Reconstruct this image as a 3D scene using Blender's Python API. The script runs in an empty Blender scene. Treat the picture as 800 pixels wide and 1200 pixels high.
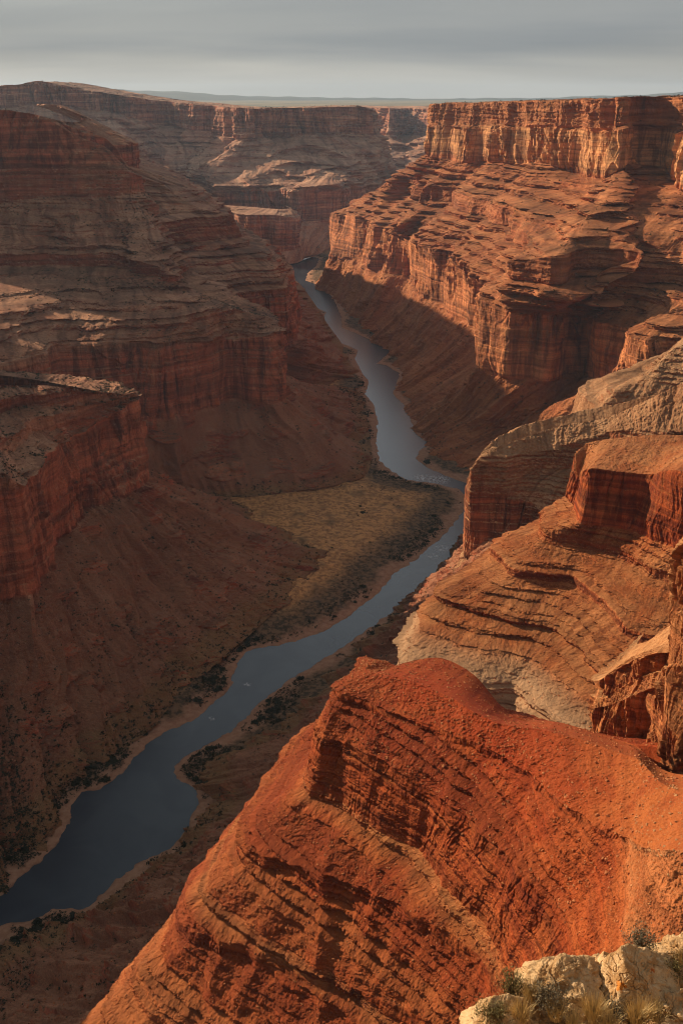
import bpy, math, random
import numpy as np
from concurrent.futures import ThreadPoolExecutor
from mathutils import Vector

random.seed(7)
RNG = np.random.default_rng(7)
scene = bpy.context.scene
col = scene.collection

# ------------------------------------------------------------------ camera
F_PX, HORIZON, EYE = 1150.0, 112.0, 800.0          # lens and eye height (river level = 0)
PITCH = math.atan((600 - HORIZON) / F_PX)
cam_d = bpy.data.cameras.new("camera")
cam_d.sensor_fit = 'VERTICAL'
cam_d.sensor_height = 36.0
cam_d.sensor_width = 24.0
cam_d.lens = 36.0 * F_PX / 1200.0
cam_d.clip_start = 0.1
cam_d.clip_end = 200000.0
cam = bpy.data.objects.new("camera", cam_d)
col.objects.link(cam)
cam.location = (0, 0, EYE)
cam.rotation_euler = (math.pi / 2 - PITCH, 0, 0)
scene.camera = cam

# ------------------------------------------------------------------ world, sun, exposure
SUN_TO = Vector((-0.82, 0.57, 0.0)).normalized()    # horizontal direction towards the sun
SUN_EL = math.radians(20.0)
SUN_STRENGTH = 5.0
SKY_STRENGTH = 0.05
CLOUD_STRENGTH = 0.70
sun_vec = Vector((SUN_TO.x * math.cos(SUN_EL), SUN_TO.y * math.cos(SUN_EL), math.sin(SUN_EL)))

world = bpy.data.worlds.new("World")
scene.world = world
world.use_nodes = True
wt = world.node_tree
wt.nodes.clear()


def nd(tree, typ, **kw):
    n = tree.nodes.new(typ)
    for k, v in kw.items():
        if k.startswith('i_'):
            key = k[2:]
            key = int(key) if key.isdigit() else key.replace('_', ' ')
            n.inputs[key].default_value = v
        else:
            setattr(n, k, v)
    return n


def ramp(tree, stops, interp='LINEAR'):
    n = tree.nodes.new('ShaderNodeValToRGB')
    n.color_ramp.interpolation = interp
    els = n.color_ramp.elements
    while len(els) < len(stops):
        els.new(0.5)
    for e, (p, c) in zip(els, stops):
        e.position = p
        e.color = (c, c, c, 1) if isinstance(c, (int, float)) else (*c, 1)
    return n


def build_world():
    L = wt.links.new
    out = nd(wt, 'ShaderNodeOutputWorld')
    sky = nd(wt, 'ShaderNodeTexSky', sky_type='NISHITA', sun_disc=False)
    sky.sun_elevation = SUN_EL
    sky.sun_rotation = math.atan2(SUN_TO.x, SUN_TO.y)
    b1 = nd(wt, 'ShaderNodeBackground', i_Strength=SKY_STRENGTH)
    L(sky.outputs[0], b1.inputs[0])
    tc = nd(wt, 'ShaderNodeTexCoord')
    sep = nd(wt, 'ShaderNodeSeparateXYZ')
    L(tc.outputs['Generated'], sep.inputs[0])
    az = nd(wt, 'ShaderNodeMath', operation='MAXIMUM', i_1=0.0)
    L(sep.outputs['Z'], az.inputs[0])
    den = nd(wt, 'ShaderNodeMath', operation='ADD', i_1=0.10)
    L(az.outputs[0], den.inputs[0])
    dx = nd(wt, 'ShaderNodeMath', operation='DIVIDE')
    dy = nd(wt, 'ShaderNodeMath', operation='DIVIDE')
    L(sep.outputs['X'], dx.inputs[0]); L(den.outputs[0], dx.inputs[1])
    L(sep.outputs['Y'], dy.inputs[0]); L(den.outputs[0], dy.inputs[1])
    com = nd(wt, 'ShaderNodeCombineXYZ')
    L(dx.outputs[0], com.inputs[0]); L(dy.outputs[0], com.inputs[1])
    mp = nd(wt, 'ShaderNodeMapping')
    mp.inputs['Rotation'].default_value = (0, 0, math.radians(-4))
    mp.inputs['Scale'].default_value = (0.20, 0.42, 1)
    mp.inputs['Location'].default_value = (1.3, 0.7, 0)
    L(com.outputs[0], mp.inputs[0])
    n1 = nd(wt, 'ShaderNodeTexNoise', i_Scale=1.0, i_Detail=7.0, i_Roughness=0.5, i_Distortion=0.4)
    L(mp.outputs[0], n1.inputs['Vector'])
    # stratus deck: slate underside with paler streaks and a bright band towards the horizon
    cr = ramp(wt, [(0.38, (0.155, 0.172, 0.190)), (0.48, (0.25, 0.265, 0.278)), (0.56, (0.38, 0.382, 0.372)), (0.66, (0.54, 0.52, 0.47))])
    L(n1.outputs['Fac'], cr.inputs[0])
    # layers of the deck low over the horizon: pale warm strip, slate band, paler again above
    n2 = nd(wt, 'ShaderNodeTexNoise', i_Scale=0.55, i_Detail=4.0, i_Roughness=0.5, i_Distortion=0.5)
    L(mp.outputs[0], n2.inputs['Vector'])
    zw = nd(wt, 'ShaderNodeMath', operation='MULTIPLY_ADD', i_1=0.11, i_2=-0.055)
    L(n2.outputs['Fac'], zw.inputs[0])
    zx = nd(wt, 'ShaderNodeMath', operation='MULTIPLY_ADD', i_1=-0.028)
    L(sep.outputs['X'], zx.inputs[0]); L(sep.outputs['Z'], zx.inputs[2])
    zz = nd(wt, 'ShaderNodeMath', operation='ADD')
    L(zx.outputs[0], zz.inputs[0]); L(zw.outputs[0], zz.inputs[1])
    zm = nd(wt, 'ShaderNodeMapRange', i_1=0.0, i_2=0.2)
    L(zz.outputs[0], zm.inputs[0])
    lr = ramp(wt, [(0.0, (0.60, 0.545, 0.46)), (0.08, (0.52, 0.485, 0.43)), (0.20, (0.205, 0.220, 0.248)), (0.30, (0.20, 0.215, 0.24)), (0.46, (0.36, 0.365, 0.355)), (1.0, (0.30, 0.31, 0.315))])
    lr.color_ramp.interpolation = 'EASE'
    L(zm.outputs[0], lr.inputs[0])
    hb = nd(wt, 'ShaderNodeMixRGB', i_0=0.68)
    L(cr.outputs[0], hb.inputs[1]); L(lr.outputs[0], hb.inputs[2])
    # out-of-frame sky dimmed overhead and behind to hold down the fill light
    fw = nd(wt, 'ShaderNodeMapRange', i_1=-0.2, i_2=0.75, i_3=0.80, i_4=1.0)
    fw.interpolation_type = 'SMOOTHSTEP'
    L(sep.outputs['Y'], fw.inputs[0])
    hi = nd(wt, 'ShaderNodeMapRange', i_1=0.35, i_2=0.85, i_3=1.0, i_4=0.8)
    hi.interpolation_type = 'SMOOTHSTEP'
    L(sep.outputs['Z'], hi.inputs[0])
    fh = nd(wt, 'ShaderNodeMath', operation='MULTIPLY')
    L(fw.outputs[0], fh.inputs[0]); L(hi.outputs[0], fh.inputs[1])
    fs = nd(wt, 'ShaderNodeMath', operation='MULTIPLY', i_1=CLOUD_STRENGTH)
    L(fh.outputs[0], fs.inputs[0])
    # bright sky patch added above the frame upstream so the river reflects silver
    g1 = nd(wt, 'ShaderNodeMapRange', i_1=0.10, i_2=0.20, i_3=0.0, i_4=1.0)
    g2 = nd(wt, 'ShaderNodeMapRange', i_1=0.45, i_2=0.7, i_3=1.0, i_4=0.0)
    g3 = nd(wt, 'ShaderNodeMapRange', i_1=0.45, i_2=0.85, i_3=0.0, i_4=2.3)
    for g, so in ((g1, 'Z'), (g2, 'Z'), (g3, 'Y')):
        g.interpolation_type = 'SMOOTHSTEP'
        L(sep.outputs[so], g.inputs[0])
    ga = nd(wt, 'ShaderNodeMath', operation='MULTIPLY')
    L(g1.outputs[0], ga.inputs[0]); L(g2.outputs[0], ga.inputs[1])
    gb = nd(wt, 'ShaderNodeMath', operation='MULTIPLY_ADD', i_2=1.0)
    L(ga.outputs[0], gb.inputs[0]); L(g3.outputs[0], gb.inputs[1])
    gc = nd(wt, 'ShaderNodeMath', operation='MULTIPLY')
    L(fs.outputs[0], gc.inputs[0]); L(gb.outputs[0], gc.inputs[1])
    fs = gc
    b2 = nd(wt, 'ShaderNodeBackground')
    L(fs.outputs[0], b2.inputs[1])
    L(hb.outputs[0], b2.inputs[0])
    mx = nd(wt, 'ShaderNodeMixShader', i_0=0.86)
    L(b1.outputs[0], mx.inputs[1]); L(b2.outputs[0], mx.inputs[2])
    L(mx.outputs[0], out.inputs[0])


build_world()
sd = bpy.data.lights.new("sun", 'SUN')
sd.energy = SUN_STRENGTH
sd.angle = math.radians(0.6)
sd.color = (1.0, 0.77, 0.53)
sun = bpy.data.objects.new("sun", sd)
col.objects.link(sun)
sun.location = (-500, 0, 1500)
sun.rotation_euler = (-sun_vec).to_track_quat('-Z', 'Y').to_euler()

scene.view_settings.view_transform = 'Standard'
scene.view_settings.look = 'None'
scene.view_settings.exposure = 0.62
scene.view_settings.gamma = 1.0
scene.render.engine = 'CYCLES'
scene.cycles.use_denoising = True
scene.cycles.filter_width = 1.05
scene.cycles.sample_clamp_indirect = 4.0
scene.cycles.use_adaptive_sampling = False
scene.cycles.max_bounces = 5
scene.cycles.diffuse_bounces = 3
scene.cycles.glossy_bounces = 2
scene.cycles.transmission_bounces = 2
scene.cycles.volume_bounces = 0
scene.cycles.caustics_reflective = False
scene.cycles.caustics_refractive = False

# ------------------------------------------------------------------ rays through the lens: bearings of the landforms
CP, SP = math.cos(PITCH), math.sin(PITCH)


def bearing(px, py):
    a = (px - 400) / F_PX
    b = (600 - py) / F_PX
    return a, CP + b * SP, -SP + b * CP


def LV(px, py, z):                                   # where that bearing meets a bed lying at height z
    r = bearing(px, py)
    t = (z - EYE) / r[2]
    return np.array((r[0] * t, r[1] * t, z))


def AT(px, py, y):                                   # where that bearing is y metres out
    r = bearing(px, py)
    t = y / r[1]
    return np.array((r[0] * t, y, EYE + r[2] * t))


def W(x, y, z):
    return np.array((float(x), float(y), float(z)))


def pix(P):
    dz = P[..., 2] - EYE
    d = np.maximum(P[..., 1] * CP - dz * SP, 1.0)
    return np.stack([400 + F_PX * P[..., 0] / d, 600 - F_PX * (P[..., 1] * SP + dz * CP) / d], -1)


# ------------------------------------------------------------------ noise
POOL = ThreadPoolExecutor(4)
PERM = RNG.permutation(256).astype(np.int32)
PERM = np.concatenate([PERM, PERM, PERM])
_g = RNG.normal(size=(256, 3)).astype(np.float32)
GRAD = (_g / np.linalg.norm(_g, axis=1, keepdims=True)).astype(np.float32)


def _perlin(x, y, z):
    xi = np.floor(x); yi = np.floor(y); zi = np.floor(z)
    fx = (x - xi).astype(np.float32); fy = (y - yi).astype(np.float32); fz = (z - zi).astype(np.float32)
    xi = xi.astype(np.int32) & 255; yi = yi.astype(np.int32) & 255; zi = zi.astype(np.int32) & 255
    u = fx * fx * fx * (fx * (fx * 6 - 15) + 10)
    v = fy * fy * fy * (fy * (fy * 6 - 15) + 10)
    w = fz * fz * fz * (fz * (fz * 6 - 15) + 10)
    A0 = PERM[xi]; A1 = PERM[xi + 1]

    def corner(a, dy_, dz_, ox):
        g = GRAD[PERM[PERM[a + yi + dy_] + zi + dz_] & 255]
        return g[..., 0] * (fx - ox) + g[..., 1] * (fy - dy_) + g[..., 2] * (fz - dz_)
    c00 = corner(A0, 0, 0, 0); c10 = corner(A1, 0, 0, 1)
    r0 = c00 + u * (c10 - c00)
    c00 = corner(A0, 1, 0, 0); c10 = corner(A1, 1, 0, 1)
    r1 = c00 + u * (c10 - c00)
    s0 = r0 + v * (r1 - r0)
    c00 = corner(A0, 0, 1, 0); c10 = corner(A1, 0, 1, 1)
    r0 = c00 + u * (c10 - c00)
    c00 = corner(A0, 1, 1, 0); c10 = corner(A1, 1, 1, 1)
    r1 = c00 + u * (c10 - c00)
    s1 = r0 + v * (r1 - r0)
    return (s0 + w * (s1 - s0)) * 1.6


def perlin(x, y, z):
    x, y, z = np.broadcast_arrays(x, y, z)
    sh = x.shape
    x = x.ravel(); y = y.ravel(); z = z.ravel()
    out = np.empty(x.size, np.float32)
    CH = 65536

    def job(i):
        out[i:i + CH] = _perlin(x[i:i + CH], y[i:i + CH], z[i:i + CH])
    list(POOL.map(job, range(0, x.size, CH)))
    return out.reshape(sh)


def fbm(x, y, z, octaves=4, gain=0.5, lac=2.03):
    s = 0.0; a = 1.0; f = 1.0
    for i in range(octaves):
        s = s + a * perlin(x * f + 17.3 * i, y * f - 9.1 * i, z * f + 3.7 * i)
        a *= gain; f *= lac
    return s


def smooth01(t):
    t = np.clip(t, 0, 1)
    return t * t * (3 - 2 * t)


# bedding table: alternating hard and soft beds
_b = [-200.0]
_hard = []
while _b[-1] < 1500:
    t = float(RNG.choice([5, 7, 9, 12, 16, 22], p=[.18, .22, .22, .18, .12, .08])) * RNG.uniform(.8, 1.2)
    _b.append(_b[-1] + t)
    _hard.append(float(RNG.choice([0.15, 0.5, 0.8, 1.0], p=[.25, .2, .25, .3])))
BEDS = np.array(_b); HARD = np.array(_hard + [0.5])


def stepped(v, w):
    f = np.floor(v)
    return f + smooth01((v - f - 0.5) / w + 0.5)


def terrace(zw, cot, riser, scale=1.0):
    """Outward offset turning a plain slope into ledges; also returns a mask that is 1 on the risers."""
    zz = zw / scale
    i = np.clip(np.searchsorted(BEDS, zz) - 1, 0, len(BEDS) - 2)
    th = (BEDS[i + 1] - BEDS[i]) * scale
    f = np.clip((zz - BEDS[i]) * scale / th, 0, 1)
    h = HARD[i]
    r = np.clip(riser * (0.5 + 0.7 * h), 0.05, 0.9)
    d = np.where(f < 1 - r, f - f / (1 - r), f - 1.0)
    g = (f - (1 - r)) / 0.14                           # a soft notch under each hard bed
    notch = np.exp(-g * g) * h
    return (np.maximum(cot, 0.25) * th * (d + 0.5 * r) * (0.15 + 0.85 * h)) - notch * np.minimum(0.20 * th, 3.0), np.where(f > 1 - r, h, 0.0)


# ------------------------------------------------------------------ mesh helpers
def link(name, me, m=None, parent=None):
    o = bpy.data.objects.new(name, me)
    col.objects.link(o)
    if m is not None:
        me.materials.append(m)
    if parent is not None:
        o.parent = parent
    return o


def tag(o, label, cat, kind=None, group=None):
    o['label'] = label
    o['category'] = cat
    if kind:
        o['kind'] = kind
    if group:
        o['group'] = group
    return o


def raw_mesh(name, V, Q, smooth=False, attrs=None):
    """V (n,3); Q (m,k) faces of k corners."""
    V = np.ascontiguousarray(V, np.float32)
    Q = np.ascontiguousarray(Q, np.int32)
    k = Q.shape[1]
    me = bpy.data.meshes.new(name)
    me.vertices.add(len(V))
    me.vertices.foreach_set('co', V.ravel())
    me.loops.add(Q.size)
    me.loops.foreach_set('vertex_index', Q.ravel())
    me.polygons.add(len(Q))
    me.polygons.foreach_set('loop_start', np.arange(0, Q.size, k, dtype=np.int32))
    me.polygons.foreach_set('use_smooth', np.full(len(Q), bool(smooth)))
    me.update(calc_edges=True)
    for an, av in (attrs or {}).items():
        a = me.attributes.new(an, 'FLOAT', 'POINT')
        a.data.foreach_set('value', np.ascontiguousarray(av, np.float32).ravel())
    return me


def grid_quads(nr, nc, flip=False):
    i = np.arange(nr - 1)[:, None] * nc + np.arange(nc - 1)[None, :]
    q = np.stack([i, i + 1, i + nc + 1, i + nc], -1).reshape(-1, 4)
    return q[:, ::-1] if flip else q


def box_blur(a, k, axis):
    if k < 1:
        return a
    pad = [(0, 0)] * a.ndim
    pad[axis] = (k, k)
    p = np.pad(a, pad, mode='edge')
    c = np.cumsum(p, axis=axis, dtype=np.float64)
    c = np.insert(c, 0, 0, axis=axis)
    n = a.shape[axis]
    hi = np.take(c, np.arange(2 * k + 1, 2 * k + 1 + n), axis=axis)
    lo = np.take(c, np.arange(0, n), axis=axis)
    return ((hi - lo) / (2 * k + 1)).astype(np.float32)


def in_view(p, m=60):
    return (p[..., 0] > -m) & (p[..., 0] < 800 + m) & (p[..., 1] > -m) & (p[..., 1] < 1200 + m)


def alloc(C, axis, dens, lo):
    """samples per span from how large the span looks"""
    p = pix(C)
    d = np.linalg.norm(np.diff(p, axis=axis), axis=-1)
    v = in_view(p)
    vv = (v.take(range(v.shape[axis] - 1), axis) | v.take(range(1, v.shape[axis]), axis))
    d = np.where(vv, d, np.minimum(d, 400) * 0.12)
    m = np.sort(d, axis=1 - axis)
    m = m.mean(axis=1 - axis) * 0.5 + m.max(axis=1 - axis) * 0.5
    return np.clip((m * dens).astype(int), lo, 900)


SURF = {}

STY = dict(
    cliff=(1, 0, 0, 0), ledge=(0, 1, 0, 0), talus=(0, 0, 1, 0), flat=(0, 0, 0, 1),
    broken=(.42, .6, .2, 0), mixed=(0, .9, .5, 0))


def loft(name, rows, styles, sign=1.0, dens=1.0, size=1.0, spur=18.0, flute=9.0, riser=0.5, ledge=1.0,
         gully=4.0, rough=1.0, seed=0.0, bedscale=1.0, blur=None, cbed=1.0, fine_gully=1.0, back=None, cov=0.75, crag=0.6, calm=None, outcrop=0.0):
    """A landform as a sheet: rows are bedding levels from the foot to the rim, columns run along the wall.
    size scales every wavelength (1 = walls 2-4 km out)."""
    C = np.array(rows)                               # R,S,3
    if back is not None:                             # carry the sheet over its crest
        C = np.concatenate([C, C[-1:] + (np.array(back)[None] if np.ndim(back) > 1 else np.array(back)[None, None])], 0)
        styles = list(styles) + ['talus']
    R, S = C.shape[:2]
    nu = alloc(C, 1, dens, 6)
    nv = alloc(C, 0, dens, 4)
    # along the wall: Catmull-Rom through the stations
    cols = []
    ext = np.concatenate([2 * C[:, :1] - C[:, 1:2], C, 2 * C[:, -1:] - C[:, -2:-1]], 1)
    for s in range(S - 1):
        t = (np.arange(nu[s]) / nu[s])[None, :, None]
        p0, p1, p2, p3 = (ext[:, s + k][:, None, :] for k in range(4))
        k = 0.42
        m1 = k * (p2 - p0); m2 = k * (p3 - p1)
        ln = np.linalg.norm(p2 - p1, axis=-1, keepdims=True)
        for m in (m1, m2):
            l = np.linalg.norm(m, axis=-1, keepdims=True)
            m *= np.minimum(1.0, ln * 1.1 / np.maximum(l, 1e-6))
        t2 = t * t; t3 = t2 * t
        cols.append((2 * t3 - 3 * t2 + 1) * p1 + (t3 - 2 * t2 + t) * m1 + (3 * t2 - 2 * t3) * p2 + (t3 - t2) * m2)
    cols.append(C[:, -1:])
    D = np.concatenate(cols, 1)                      # R,NU,3
    NU = D.shape[1]
    G = []; wts = []; cot = []; vv = []
    for r in range(R - 1):
        t = (np.arange(nv[r] + (1 if r == R - 2 else 0)) / nv[r])[:, None, None]
        G.append(D[r][None] * (1 - t) + D[r + 1][None] * t)
        w = np.array(STY[styles[r]], float)
        wts.append(np.repeat(w[None], t.shape[0], 0))
        run = np.linalg.norm((D[r + 1] - D[r])[:, :2], axis=-1)
        rise = np.maximum(np.abs(D[r + 1][:, 2] - D[r][:, 2]), 1.0)
        cot.append(np.repeat(np.clip(run / rise, 0.02, 3.0)[None], t.shape[0], 0))
    G = np.concatenate(G, 0).astype(np.float32)
    wts = np.concatenate(wts, 0)
    cot = box_blur(np.concatenate(cot, 0).astype(np.float32), 3, 0)
    NV = G.shape[0]
    wts = box_blur(wts.astype(np.float32), 2, 0)
    wc, wl, wt_, wf = (wts[:, k][:, None] for k in range(4))
    # outward horizontal direction
    T = np.gradient(G[..., :2], axis=1)
    T /= np.maximum(np.linalg.norm(T, axis=-1, keepdims=True), 1e-6)
    bk = blur or max(4, NU // 60)
    T = box_blur(box_blur(T, bk, 1), bk, 1)
    T = box_blur(T, max(3, NV // 30), 0)
    T /= np.maximum(np.linalg.norm(T, axis=-1, keepdims=True), 1e-6)
    N = np.stack([T[..., 1], -T[..., 0]], -1) * sign
    X, Y, Z = G[..., 0] + seed * 37, G[..., 1] + seed * 91, G[..., 2]
    k = size
    # spurs and bays
    sp = fbm(X / (210 * k), Y / (210 * k), Z / (900 * k) + seed, 3, 0.5)
    env = wc * 0.55 + wl * 1.0 + wt_ * 0.45 + wf * 0.3
    env = box_blur(np.broadcast_to(env, (NV, NU)).astype(np.float32), max(2, NV // 40), 0)
    rd = 0.55 - 1.9 * np.abs(perlin(X / (150 * k) + 7, Y / (150 * k), Z / (1200 * k) + seed)) - 0.5 * np.abs(perlin(X / (60 * k) + 3, Y / (60 * k), Z / (500 * k)))
    off = spur * (0.7 * sp + 0.85 * rd) * env
    # vertical fluting of the cliffs: bays with sharp arretes, then columns parted by cracks
    wx = X + 8 * k * sp; wy = Y + 8 * k * sp
    n0 = perlin(wx / (170 * k), wy / (170 * k), Z / (1500 * k) + 3)
    n1 = perlin(wx / (70 * k), wy / (70 * k), Z / (600 * k))
    n2 = perlin(wx / (44 * k), wy / (44 * k), Z / (150 * k) + 5)
    n3 = perlin(wx / (17 * k), wy / (17 * k), Z / (60 * k) + 9)
    slab = stepped(n2 * 3.0, 0.16) / 3.0
    slab3 = stepped(n3 * 2.4, 0.2) / 2.4
    crack = np.maximum(0, 0.07 - np.abs(n1 + 0.35 * n2)) * 14
    mod = 0.25 + 1.5 * smooth01(0.5 + 1.3 * perlin(X / (120 * k) + 31, Y / (120 * k), Z / (140 * k)))
    fl = 0.9 - 2.8 * np.abs(n0) - 0.9 * np.abs(n1) * mod + mod * (1.1 * slab + 0.36 * slab3 - 0.6 * crack)
    bi = np.clip(np.searchsorted(BEDS, (Z + 3 * k * n1) / (0.8 * k)) - 1, 0, len(HARD) - 1)
    bi2 = np.clip(np.searchsorted(BEDS, (Z + 60 + 2 * k * n1) / (0.27 * k)) - 1, 0, len(HARD) - 1)
    off = off + wc * (flute * fl + cbed * k * ((HARD[bi] - 0.5) * 4.2 + (HARD[bi2] - 0.5) * 1.7))
    # ledges
    warp = 5 * k * perlin(X / (160 * k), Y / (160 * k), np.float32(seed)) + 1.1 * k * perlin(X / (18 * k), Y / (18 * k), Z / (40 * k))
    lay = Z + warp
    d1, ris = terrace(lay, cot, riser, k * bedscale)
    d2, ris2 = terrace(lay + 300, cot, riser, k * bedscale * 0.33)
    cover = smooth01(cov + 1.25 * perlin(X / (95 * k), Y / (95 * k), Z / (150 * k) + 4) + 0.5 * perlin(X / (30 * k), Y / (30 * k), Z / (60 * k)))
    cm = 1.0
    if calm is not None:                             # stretches of the wall buried under debris
        cm = np.interp(np.arange(NU), np.concatenate([[0], np.cumsum(nu)]), calm)[None, :].astype(np.float32)
        off = off * (0.3 + 0.7 * cm)
    lm = wl * cover * ledge * cm
    blocks = np.minimum(np.abs(perlin(X / (13 * k), Y / (13 * k), Z / (30 * k))) * 3, 1) + 0.5 * np.minimum(np.abs(perlin(X / (5.2 * k), Y / (5.2 * k), Z / (12 * k))) * 3, 1) - 0.8
    c1 = perlin(X / (46 * k) + 2, Y / (46 * k), lay / (17 * k))
    c2 = perlin(X / (17 * k) + 8, Y / (17 * k), lay / (7 * k))
    craggy = stepped(c1 * 2.6, 0.2) / 2.6 * 1.2 + stepped(c2 * 2.4, 0.22) / 2.4 * 0.6
    off = off + lm * (d1 + 0.6 * d2 + ris * blocks * 4.2 * k + crag * 6.5 * k * craggy)
    # talus: gullies running down slope
    U = np.concatenate([[0], np.cumsum(np.linalg.norm(np.diff(G.mean(0)[:, :2], axis=0), axis=-1))])[None, :].astype(np.float32)
    Vv = np.concatenate([[0], np.cumsum(np.linalg.norm(np.diff(G.mean(1), axis=0), axis=-1))])[:, None].astype(np.float32)
    gu = U + 14 * k * perlin(U / (80 * k) + seed, Vv / (90 * k), np.float32(2.2))
    gl = -np.abs(perlin(gu / (62 * k), Vv / (420 * k), np.float32(seed + .5))) * 2.4 - 0.8 * fine_gully * np.abs(perlin(gu / (21 * k), Vv / (150 * k), np.float32(seed + 1.5)))
    gl = gl + 0.28 * fine_gully * perlin(gu / (7 * k), Vv / (50 * k), np.float32(seed + 3.5))
    wtt = np.clip(wt_ + 0.35 * wl * (1 - cover) + 0.5 * (1 - cm), 0, 1)
    off = off + wtt * gully * (gl + 0.9)
    wash = 0.5 + 0.5 * (perlin(gu / (26 * k), Vv / (240 * k), np.float32(seed + 8)) + 0.7 * perlin(gu / (9 * k), Vv / (110 * k), np.float32(seed + 9)))
    # outcrops breaking through the talus
    oc = smooth01((perlin(X / (75 * k) + 5, Y / (75 * k), Z / (38 * k) + seed) - 0.16) * 4.5)
    off = off + wtt * outcrop * oc * k * (9 + 8 * craggy)
    # rubble roughness
    ro = 1.5 * perlin(X / (26 * k), Y / (26 * k), Z / (26 * k)) + fbm(X / (9 * k), Y / (9 * k), Z / (9 * k), 3, 0.58)
    off = off + rough * k * (0.5 + 0.8 * wtt) * ro
    dz = rough * k * 0.5 * ro * (wtt + wf) + wf * 3.0 * k * fbm(X / (60 * k), Y / (60 * k), np.float32(seed), 3) - wtt * 0.25 * np.abs(gl) * gully
    fade = smooth01(np.minimum(np.arange(NV), np.arange(NV)[::-1] * 3)[:, None] / 6.0)
    G[..., :2] += N * (off * fade)[..., None]
    G[..., 2] += dz * fade
    V = G.reshape(-1, 3)
    flip = sign > 0
    me = raw_mesh(name, V, grid_quads(NV, NU, flip), False,
                  dict(lay=lay.ravel(), wash=wash, tal=wt_ * (1 - 0.9 * np.minimum(1, oc * outcrop)), calm=(1 - cm) * np.ones_like(lay), cliff=np.broadcast_to(np.clip(wc + 0.0 * wl, 0, 1), lay.shape),
                       riser=np.minimum(wl, 0.9) * cover * cm * np.maximum(ris, 0.6 * ris2)))
    SURF[name] = (G, wts, lay)
    return me


# ------------------------------------------------------------------ materials
def new_mat(name):
    m = bpy.data.materials.new(name)
    m.use_nodes = True
    t = m.node_tree
    t.nodes.clear()
    out = nd(t, 'ShaderNodeOutputMaterial')
    b = nd(t, 'ShaderNodeBsdfPrincipled')
    t.links.new(b.outputs[0], out.inputs[0])
    return m, t, b


def rgb(t, c):
    n = nd(t, 'ShaderNodeRGB')
    n.outputs[0].default_value = (*c, 1)
    return n.outputs[0]


def mixc(t, f, a, b, mode='MIX'):
    n = nd(t, 'ShaderNodeMixRGB', blend_type=mode)
    for s, v in ((0, f), (1, a), (2, b)):
        if hasattr(v, 'is_linked'):
            t.links.new(v, n.inputs[s])
        elif isinstance(v, (int, float)):
            n.inputs[s].default_value = v if s == 0 else (v, v, v, 1)
        else:
            n.inputs[s].default_value = (*v, 1)
    return n.outputs[0]


def mth(t, op, a, b=0.0, clamp=False):
    n = nd(t, 'ShaderNodeMath', operation=op, use_clamp=clamp)
    for s, v in ((0, a), (1, b)):
        if hasattr(v, 'is_linked'):
            t.links.new(v, n.inputs[s])
        else:
            n.inputs[s].default_value = v
    return n.outputs[0]


def noise(t, vec, scale, detail=4, rough=0.5, dist=0.0, sc3=None):
    if sc3:
        m = nd(t, 'ShaderNodeMapping')
        m.inputs['Scale'].default_value = sc3
        t.links.new(vec, m.inputs[0])
        vec = m.outputs[0]
    n = nd(t, 'ShaderNodeTexNoise', i_Scale=scale, i_Detail=detail, i_Roughness=rough, i_Distortion=dist)
    t.links.new(vec, n.inputs['Vector'])
    return n.outputs['Fac']


def rmp(t, v, a, b, lo=0.0, hi=1.0):
    n = nd(t, 'ShaderNodeMapRange', i_1=a, i_2=b, i_3=lo, i_4=hi)
    n.interpolation_type = 'SMOOTHSTEP'
    t.links.new(v, n.inputs[0])
    return n.outputs[0]


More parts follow.
